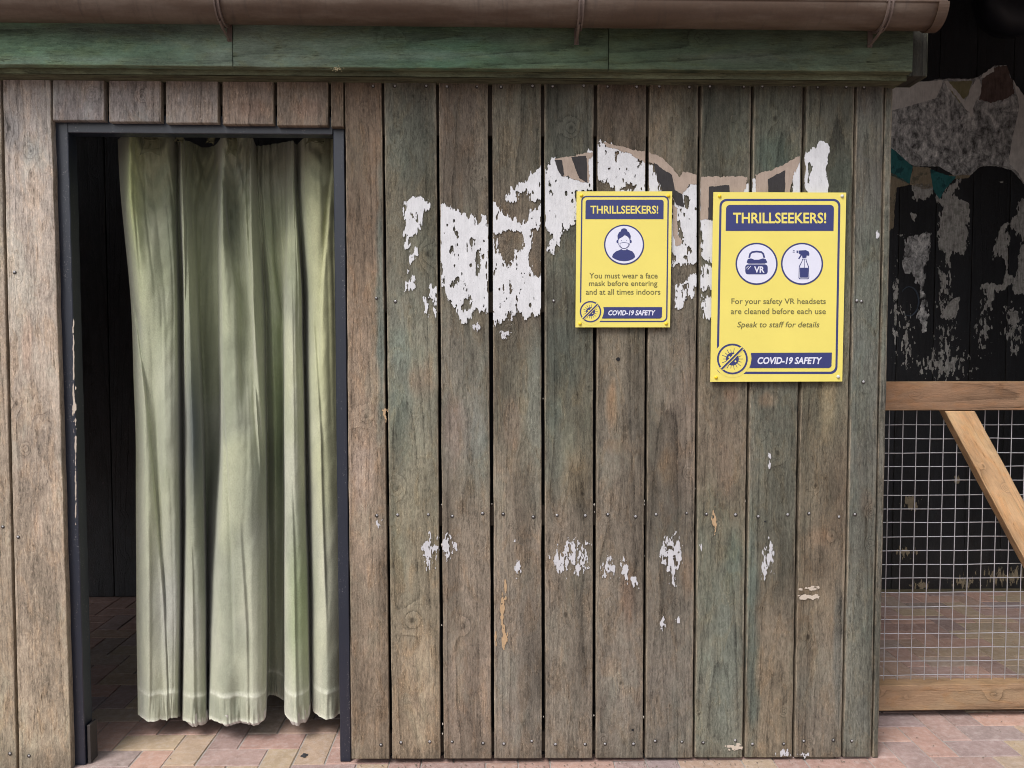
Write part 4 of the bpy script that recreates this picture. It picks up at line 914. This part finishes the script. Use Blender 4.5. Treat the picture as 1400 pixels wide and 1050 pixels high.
def cloth():
    n = NT('faded_green_velvet'); c = n.attr('col', 'Color'); g = n.geo()
    a = n.noise(n.scale(g, (420, 300, 200)), 1, 2, .6); b = n.noise(n.scale(g, (34, 34, 16)), 1, 6, .7); d = n.noise(g, 260, 3, .75)
    v = n.M('ADD', .15, n.M('ADD', n.M('MULTIPLY', a, .55), n.M('ADD', n.M('MULTIPLY', b, .40), n.M('MULTIPLY', d, .75))))
    n.col(n.mulc(c, v)); n.set(Roughness=.92, Specular_IOR_Level=.15, Sheen_Weight=.25, Sheen_Roughness=.45)
    n.bump(n.M('ADD', n.M('MULTIPLY', a, .4), n.M('ADD', b, d)), .0012, .6); return n.m
M_cloth = cloth()
curt = tag(empty('curtain', (float(Xc.mean()), YC, float(zb_.min()))), 'faded olive green velvet curtain hanging in folds in the dark doorway', 'curtain')
idx = np.arange(NZ*nS).reshape(NZ, nS); q = np.stack([idx[1:, :-1], idx[1:, 1:], idx[:-1, 1:], idx[:-1, :-1]], -1).reshape(-1, 4)
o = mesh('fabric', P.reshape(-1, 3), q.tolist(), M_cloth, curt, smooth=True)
gcol = lin((160, 165, 140)); grey = lin((184, 184, 174)); dk = lin((84, 94, 84)); yel = lin((190, 192, 152)); wht = lin((216, 218, 206))
XX = Xc*7; f1 = fbm(XX*.8+2, TT*6, 31, 3); f2 = fbm(XX+9, TT*5+4, 32, 3); f3 = fbm(XX*1.3+30, TT*7, 33, 3)
def ssn(x, a, b): t = np.clip((x-a)/(b-a), 0, 1); return (t*t*(3-2*t))[..., None]
C = np.zeros(D.shape+(3,))+gcol
C = C+(grey-C)*ssn(f1, .42, .66)*.45
C = C+(grey-C)*ssn(TT, .25, .75)*.35
C = C+(yel-C)*ssn(f2, .52, .75)*.22
C = C+(dk-C)*ssn(f3, .50, .75)*.35
def blob(s0, t0, rs_, rt_, c, a):
    global C
    w = np.exp(-((SS-s0)/rs_)**2-((TT-t0)/rt_)**2)[..., None]*a; C = C+(c-C)*w
blob(7.3, .50, 1.5, .17, lin((58, 68, 72)), .9); blob(8.5, .72, 1.5, .16, lin((84, 92, 86)), .6); blob(13.2, .62, 1.4, .10, lin((110, 116, 106)), .6); blob(4.3, .66, 1.1, .13, lin((112, 118, 112)), .6); blob(3.6, .22, 1.5, .08, lin((98, 104, 88)), .6); blob(12.4, .12, 1.2, .1, lin((86, 92, 74)), .6); blob(9.5, .6, 1.2, .2, lin((80, 92, 80)), .5); blob(16.5, .5, 1.3, .3, lin((120, 138, 98)), .6); blob(4.2, .1, 1.2, .1, lin((88, 96, 76)), .5)
blob(23.6, .25, 1.0, .3, lin((190, 188, 140)), .6); blob(1.2, .08, .8, .14, lin((186, 196, 130)), .6); blob(1.5, .45, 2, .25, lin((178, 184, 156)), .5); blob(2.5, .8, 2, .12, lin((150, 152, 150)), .6); blob(19.5, .82, 1, .14, lin((150, 170, 120)), .6)
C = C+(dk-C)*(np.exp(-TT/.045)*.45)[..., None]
ridge = np.clip(-(np.roll(gd, -4, 1)+np.roll(gd, 4, 1)-2*gd)*-.25, 0, 1)
sm_ = (ssn(fbm(SS*9, TT*3, 35, 3), .35, .6)*.5+.5)[..., 0]
C = C+(wht-C)*(np.exp(-((TT-.9525)/.0026)**2)*.75*sm_)[..., None]
C = C+(wht-C)*(np.clip((TT-.994)/.004, 0, 1)*.75)[..., None]
C = C+(dk-C)*(np.clip((TT-.956)/.01, 0, 1)*(fbm(SS*6, TT*3, 36, 3) > .53)*.22*np.clip((.992-TT)/.01, 0, 1))[..., None]
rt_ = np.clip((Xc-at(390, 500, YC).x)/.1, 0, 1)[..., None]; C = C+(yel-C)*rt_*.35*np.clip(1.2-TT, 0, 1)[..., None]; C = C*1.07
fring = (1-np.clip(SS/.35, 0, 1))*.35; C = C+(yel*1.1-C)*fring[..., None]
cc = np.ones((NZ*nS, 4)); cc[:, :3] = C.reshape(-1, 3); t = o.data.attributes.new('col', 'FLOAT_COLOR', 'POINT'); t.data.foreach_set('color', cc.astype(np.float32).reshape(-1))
# pale lining showing under the hem of three folds
M_lin = flat('off_white_lining', (.62, .60, .58), .9, nz=.3, nsc=120, streak=(1, 1, .2))
for (s0, s1, drop) in ((6.3, 8.3, .016), (10.4, 14.0, .011), (18.2, 20.2, .017)):
    i0, i1 = int(s0*ns), int(s1*ns); n_ = i1-i0; V = []
    for i in range(i0, i1):
        k = (i-i0)/(n_-1); dr = drop*min(1, 5*k, 5*(1-k))
        V += [(Xc[-1, i]+.001, D[-1, i]+.004, Zc[-1, i]+.03), (Xc[-1, i]+.001, D[-1, i]+.005, max(.004, Zc[-1, i]-dr*.8)), (Xc[-1, i]+.001, D[-1, i]+.012, max(.003, Zc[-1, i]-dr)), (Xc[-1, i]+.001, D[-1, i]+.014, Zc[-1, i]+.03)]
    F = []
    for i in range(n_-1):
        for j in range(3): F.append((i*4+j, i*4+j+1, i*4+j+5, i*4+j+4))
    mesh('lining', V, F, M_lin, curt, smooth=True)
# ties that knot the curtain to its rail, and the turned-over heading
M_tie = flat('dark_olive_heading', tuple(lin((104, 106, 82))), .9, nz=.3, nsc=200, bump=.001)
def tie(px, w, h, py=190):
    c = at(px, py, YC-.012); V = []; F = []; n = 9; m_ = 10
    for j in range(m_+1):
        for i in range(n+1):
            u = i/n-.5; v = j/m_; pinch = .75+.35*v
            V.append((c.x+u*w*pinch+.004*math.sin(v*5), c.y-.010*math.cos(u*math.pi)*(1-.4*v)-.004*math.sin(u*14), c.z+.012-v*h+.006*math.cos(u*6)*(v > .5)))
    for j in range(m_):
        for i in range(n): a = j*(n+1)+i; F.append((a+n+1, a+n+2, a+1, a))
    o = mesh('heading_tie', V, F, M_tie, curt, smooth=True)
    for z0 in (.0, -h*.55):
        pts = [(c.x+(k/8-.5)*w*.9, c.y-.013*math.cos((k/8-.5)*math.pi), c.z+z0+.003*math.sin(k)) for k in range(9)]
        MB().tube(pts, .0014, 5).build('tie_fold', M_tie, o, smooth=True)
tie(206, .062, .055, 192); tie(317, .036, .06, 192); tie(288, .026, .03, 188); tie(432, .06, .03, 188); tie(245, .03, .025, 188)
rail = MB().tube([(at(100, 185, .2).x, .20, at(270, 182, .2).z), (at(470, 185, .2).x, .20, at(270, 182, .2).z)], .014, 12).build('curtain_rail', flat('dark_steel_rail', (.03, .03, .035), .5, .5), None, None, True)
tag(rail, 'dark round curtain rail just inside the top of the doorway', 'rail')
cord = MB().tube([at(145, 190, .6), at(145.5, 215, .6), at(144, 250, .6), at(142.5, 290, .6), at(142, 318, .6)], .0014, 5).build('hanging_cord', flat('grey_cord', (.10, .10, .10), .8), None, None, True)
tag(cord, 'thin grey cord hanging in the dark doorway left of the curtain', 'cord')

# ------------------------------------------------------------------ signs
def printmat(name, c, rough=.42): return flat(name, c, .34, nz=.07, nsc=9, spec=.5)
M_yellow = printmat('yellow_print', tuple(lin((238, 223, 116))*.91)); M_navy = printmat('navy_print', tuple(lin((54, 60, 114)))); M_white = printmat('white_print', tuple(lin((226, 228, 246))*.92)); M_ink = printmat('olive_grey_print', tuple(lin((112, 108, 66)))); M_pin = flat('yellow_plastic_pin', tuple(lin((236, 204, 40))), .35, nz=.05)
M_edge = printmat('white_panel_edge', (.6, .6, .55))
class Sign:
    def __init__(s, root, ox, oy, sc, Y, tilt=0.0): s.root, s.ox, s.oy, s.sc, s.Y = root, ox, oy, sc, Y
    def P(s, x, y, lay): return at(s.ox+x/s.sc, s.oy+y/s.sc, s.Y-.00028*lay)
    def poly(s, name, pts, m, lay, parent=None):
        return mesh(name, [s.P(x, y, lay) for x, y in pts], [tuple(range(len(pts)))], m, parent or s.root) if s._ccw(pts) else mesh(name, [s.P(x, y, lay) for x, y in pts[::-1]], [tuple(range(len(pts)))], m, parent or s.root)
    def _ccw(s, pts): return sum((x1-x0)*(y1+y0) for (x0, y0), (x1, y1) in zip(pts, pts[1:]+pts[:1])) > 0
    def multi(s, name, polys, m, lay, parent=None):
        mb = MB()
        for pts in polys:
            if not s._ccw(pts): pts = pts[::-1]
            mb.add([s.P(x, y, lay) for x, y in pts], [tuple(range(len(pts)))])
        return mb.build(name, m, parent or s.root)
    def band(s, name, a, b, m, lay, closed=True, parent=None):
        n = len(a); V = [s.P(x, y, lay) for x, y in a]+[s.P(x, y, lay) for x, y in b]
        F = [(i, (i+1) % n, n+(i+1) % n, n+i) for i in range(n if closed else n-1)]
        return mesh(name, V, F, m, parent or s.root)
    def text(s, name, body, box, m, lay, bold=0.0, shear=0.0, parent=None):
        cu = bpy.data.curves.new('lettering', 'FONT'); cu.body = body; cu.offset = bold; cu.shear = shear; cu.resolution_u = 3
        ob = bpy.data.objects.new('tmp', cu); COL.objects.link(ob); dg = bpy.context.evaluated_depsgraph_get(); dg.update()
        me = bpy.data.meshes.new_from_object(ob.evaluated_get(dg)); V = np.array([v.co[:] for v in me.vertices]); F = [tuple(p.vertices) for p in me.polygons]
        bpy.data.objects.remove(ob); bpy.data.curves.remove(cu); bpy.data.meshes.remove(me)
        x0, y0 = V[:, 0].min(), V[:, 1].min(); x1, y1 = V[:, 0].max(), V[:, 1].max(); X0, Y0, X1, Y1 = box
        pts = [s.P(X0+(x-x0)/(x1-x0)*(X1-X0), Y1-(y-y0)/(y1-y0)*(Y1-Y0), lay) for x, y, _ in V]
        return mesh(name, pts, F, m, parent or s.root)
def rrect(x0, y0, x1, y1, r, n=6, sk=0.0):
    pts = []; rr = r if hasattr(r, '__len__') else [r]*4
    for (cx, cy, a0, q) in ((x0+rr[0], y0+rr[0], 180, 0), (x1-rr[1], y0+rr[1], 270, 1), (x1-rr[2], y1-rr[2], 0, 2), (x0+rr[3], y1-rr[3], 90, 3)):
        for k in range(n+1):
            a = R(a0+90*k/n); pts.append((cx+rr[q]*math.cos(a), cy+rr[q]*math.sin(a)))
    return [(x+sk*(y0-y), y) for x, y in pts]
def circ(cx, cy, r, n=36, a0=0, a1=360, ry=None):
    full = abs(a1-a0) >= 360
    return [(cx+r*math.cos(R(a0+(a1-a0)*k/(n if full else n-1))), cy+(ry or r)*math.sin(R(a0+(a1-a0)*k/(n if full else n-1)))) for k in range(n)]
def ribbon(pts, w):
    out1, out2 = [], []
    for i, p in enumerate(pts):
        q = pts[min(i+1, len(pts)-1)]; r = pts[max(i-1, 0)]; dx, dy = q[0]-r[0], q[1]-r[1]; L = math.hypot(dx, dy) or 1
        nx, ny = -dy/L*w/2, dx/L*w/2; out1.append((p[0]+nx, p[1]+ny)); out2.append((p[0]-nx, p[1]-ny))
    return out1, out2
def virus(s, cx, cy, r, k):
    s.poly('badge', circ(cx, cy, r+4*k*.9, 40), M_yellow, 3)
    s.band('badge_ring', circ(cx, cy, r), circ(cx, cy, r-9*k), M_navy, 4)
    s.poly('virus_icon', circ(cx, cy, r*.42, 24), M_navy, 4)
    for j in range(18):
        a = 2*math.pi*j/18; r0, r1 = (r*.42, r*.62) if j % 2 else (r*.42, r*.7)
        A, Bp = ribbon([(cx+r0*math.cos(a), cy+r0*math.sin(a)), (cx+r1*math.cos(a), cy+r1*math.sin(a))], 2.6*k); s.poly('spike', A+Bp[::-1], M_navy, 4)
    s.multi('virus_spots', [circ(cx+dx*r, cy+dy*r, r*.06, 8) for dx, dy in ((-.2, -.12), (.05, -.25), (.2, .15), (-.05, .1), (-.22, .2), (.12, -.05))], M_yellow, 5)
    A, Bp = ribbon([(cx-r*.72, cy+r*.66), (cx+r*.66, cy-r*.72)], 19*k); s.poly('bar_gap', A+Bp[::-1], M_yellow, 6)
    A, Bp = ribbon([(cx-r*.70, cy+r*.66), (cx+r*.66, cy-r*.70)], 9*k); s.poly('bar', A+Bp[::-1], M_navy, 7)
def panel(root, corners, Y, s):
    P = [at(x, y, Y) for x, y in corners]   # tl tr br bl
    V = [(p.x, Y, p.z) for p in P]; V += [(x, Y+.004, z) for x, y, z in V]
    o = mesh('panel', V, [(3, 2, 1, 0), (4, 5, 6, 7), (0, 1, 5, 4), (1, 2, 6, 5), (2, 3, 7, 6), (3, 0, 4, 7)], M_yellow, root); return o
def pin(s, x, y, m, r=.0055):
    c = s.P(x, y, 1); V = []; F = []; n = 12
    for (rr, d) in ((1.0, 0), (.96, -.002), (.7, -.0042), (.3, -.005)):
        for k in range(n): V.append((c.x+r*rr*math.cos(2*math.pi*k/n), c.y+d, c.z+r*rr*math.sin(2*math.pi*k/n)))
    for i in range(3):
        for k in range(n): j = (k+1) % n; F.append((i*n+k, i*n+j, (i+1)*n+j, (i+1)*n+k))
    F.append(tuple(3*n+k for k in range(n))); mesh('fixing_cap', V, F, m, s.root, smooth=True)
# small sign ----------------------------------------------------
YS = -.0145
r1 = tag(empty('safety_sign', at(852, 447.5, YS)), 'smaller yellow sign about wearing a face mask, left of the larger one', 'sign', 'yellow safety signs on the plank wall')
s1 = Sign(r1, 770, 240, 4.77, YS); panel(r1, [(788.4, 261.6), (919, 261.6), (916, 447.5), (786.8, 447.5)], YS, s1)
def sk1(L): return [(x-(y-103)*.0125, y) for x, y in L]
s1.band('printed_border', sk1(rrect(118, 132, 690, 956, 34)), sk1(rrect(127, 141, 681, 947, 26)), M_navy, 1)
s1.poly('header_panel', sk1(rrect(147, 158, 656, 284, [16, 16, 3, 3])), M_navy, 2)
s1.text('headline', 'THRILLSEEKERS!', (178, 196, 620, 249), M_yellow, 3, bold=.022)
s1.poly('icon_disc', circ(397, 451, 131, 48), M_navy, 2); s1.poly('icon_field', circ(397, 451, 122, 48), M_white, 3)
# woman with a mask
s1.poly('shoulders', [(318, 532), (325, 512), (345, 494), (372, 484), (380, 477), (414, 477), (424, 484), (450, 494), (464, 512), (470, 532), (452, 546), (425, 556), (397, 559), (365, 555), (338, 545)], M_navy, 4)
s1.poly('neck', [(381, 462), (413, 462), (414, 480), (405, 486), (389, 486), (380, 480)], M_white, 5)
s1.poly('face_outline', circ(397, 432, 40, 30, ry=45), M_navy, 5); s1.poly('face', circ(397, 432, 37, 30, ry=42), M_white, 6)
for ex in (355, 439): s1.poly('ear', circ(ex, 430, 8, 12, ry=11), M_navy, 4)
s1.poly('hair', [(356, 418), (354, 392), (364, 370), (384, 359), (412, 359), (430, 370), (440, 392), (438, 418), (430, 404), (418, 394), (402, 384), (390, 398), (372, 408)], M_navy, 7)
s1.poly('hair_bun', circ(397, 361, 21, 16, 180, 360, ry=17), M_navy, 7)
s1.band('mask_outline', *[[(x, y) for x, y in L] for L in ([(368, 440), (397, 434), (427, 440), (425, 462), (410, 475), (397, 478), (383, 475), (370, 462)], [(371, 443), (397, 437), (424, 443), (422, 461), (408, 472), (397, 475), (385, 472), (373, 461)])], M_navy, 7)
s1.multi('eyes', [circ(380, 424, 2.5, 8), circ(414, 424, 2.5, 8)], M_navy, 7)
s1.text('message', 'You must wear a face', (170, 634, 616, 671), M_ink, 2, .008); s1.text('message', 'mask before entering', (168, 685, 614, 731), M_ink, 2, .008); s1.text('message', 'and at all times indoors', (148, 740, 634, 777), M_ink, 2, .008)
s1.poly('border_gap', circ(178, 888, 88, 40), M_yellow, 2)
s1.poly('footer_panel', [(262, 858), (645, 858), (643, 922), (636, 930), (628, 932), (252, 932), (262, 905), (266, 880)], M_navy, 3); s1.text('footer', 'COVID-19 SAFETY', (294, 878, 602, 913), M_white, 4, .032, .22)
virus(s1, 178, 888, 70, 1.0)
for (x, y) in ((119, 130), (686, 132), (109, 966), (671, 965)): pin(s1, x, y, M_pin)
# large sign ----------------------------------------------------
r2 = tag(empty('safety_sign', at(1063, 521.8, YS)), 'larger yellow sign about cleaned headsets, at the right end of the plank wall', 'sign', 'yellow safety signs on the plank wall')
s2 = Sign(r2, 960, 250, 3.75, YS); panel(r2, [(975.5, 262.5), (1157, 263.3), (1151.5, 521.5), (971.2, 522)], YS, s2)
def sk2(L): return [(x-(y-50)*.018*1.0, y) for x, y in L]
s2.band('printed_border', sk2(rrect(90, 82, 710, 980, 36)), sk2(rrect(101, 93, 699, 968, 28)), M_navy, 1)
s2.poly('header_panel', sk2(rrect(124, 113, 677, 246, [20, 20, 2, 2])), M_navy, 2)
s2.text('headline', 'THRILLSEEKERS!', (158, 152, 636, 208), M_yellow, 3, bold=.022)
for cx in (279, 512):
    s2.poly('icon_disc', circ(cx, 415, 108, 48), M_navy, 2); s2.poly('icon_field', circ(cx, 415, 100, 48), M_white, 3)
A, Bp = ribbon([(241, 384), (246, 364), (256, 355), (279, 352), (304, 355), (313, 364), (319, 384)], 9); s2.band('headset_strap', A, Bp, M_navy, 4, False)
s2.poly('headset_top', [(228, 408), (234, 391), (250, 387), (268, 394), (290, 394), (312, 387), (326, 391), (334, 408), (320, 414), (238, 414)], M_navy, 4)
s2.poly('headset', rrect(221, 418, 336, 469, 15), M_navy, 4); s2.text('headset_lettering', 'VR', (266, 428, 320, 461), M_white, 5, .03)
for k in (0, 1):
    A, Bp = ribbon([(226+k*8, 438+k*6), (238+k*12, 426+k*0)], 3); s2.poly('glint', A+Bp[::-1], M_white, 5)
s2.poly('spray_head', [(494, 347), (532, 345), (546, 352), (550, 364), (548, 374), (536, 372), (534, 384), (514, 386), (512, 372), (500, 366), (494, 360)], M_navy, 4)
s2.multi('spray_trigger', [[(505, 368), (511, 372), (497, 392), (492, 388)], [(484, 347), (491, 347), (491, 360), (484, 360)], [(466, 346), (474, 346), (474, 350), (466, 350)], [(464, 353), (474, 353), (474, 357), (464, 357)]], M_navy, 4)
A = [(514, 389), (534, 389), (536, 402), (547, 428), (549, 488), (543, 494), (499, 494), (494, 488), (496, 428), (510, 402)]; Bp = [(517, 392), (531, 392), (533, 404), (543, 430), (545, 485), (541, 490), (502, 490), (498, 485), (500, 430), (513, 404)]
s2.band('bottle_outline', A, Bp, M_navy, 4); s2.poly('bottle_liquid', rrect(501, 435, 543, 486, 4), M_navy, 4)
A, Bp = ribbon([(524, 392), (524, 436)], 2.5); s2.poly('dip_tube', A+Bp[::-1], M_navy, 4)
s2.text('message', 'For your safety VR headsets', (150, 592, 634, 630), M_ink, 2, .008); s2.text('message', 'are cleaned before each use', (147, 643, 634, 673), M_ink, 2, .008); s2.text('message', 'Speak to staff for details', (180, 711, 601, 750), M_ink, 2, .008, .2)
s2.poly('border_gap', circ(155, 903, 95, 40), M_yellow, 2)
s2.poly('footer_panel', [(250, 872), (665, 870), (663, 938), (657, 946), (648, 949), (242, 949), (250, 925), (253, 900)], M_navy, 3); s2.text('footer', 'COVID-19 SAFETY', (284, 893, 616, 930), M_white, 4, .032, .22)
virus(s2, 155, 903, 79, 1.05)
for (x, y, m) in ((89, 68, M_pin), (717, 68, M_edge), (71, 997, M_pin), (697, 994, M_edge)): pin(s2, x, y, m)
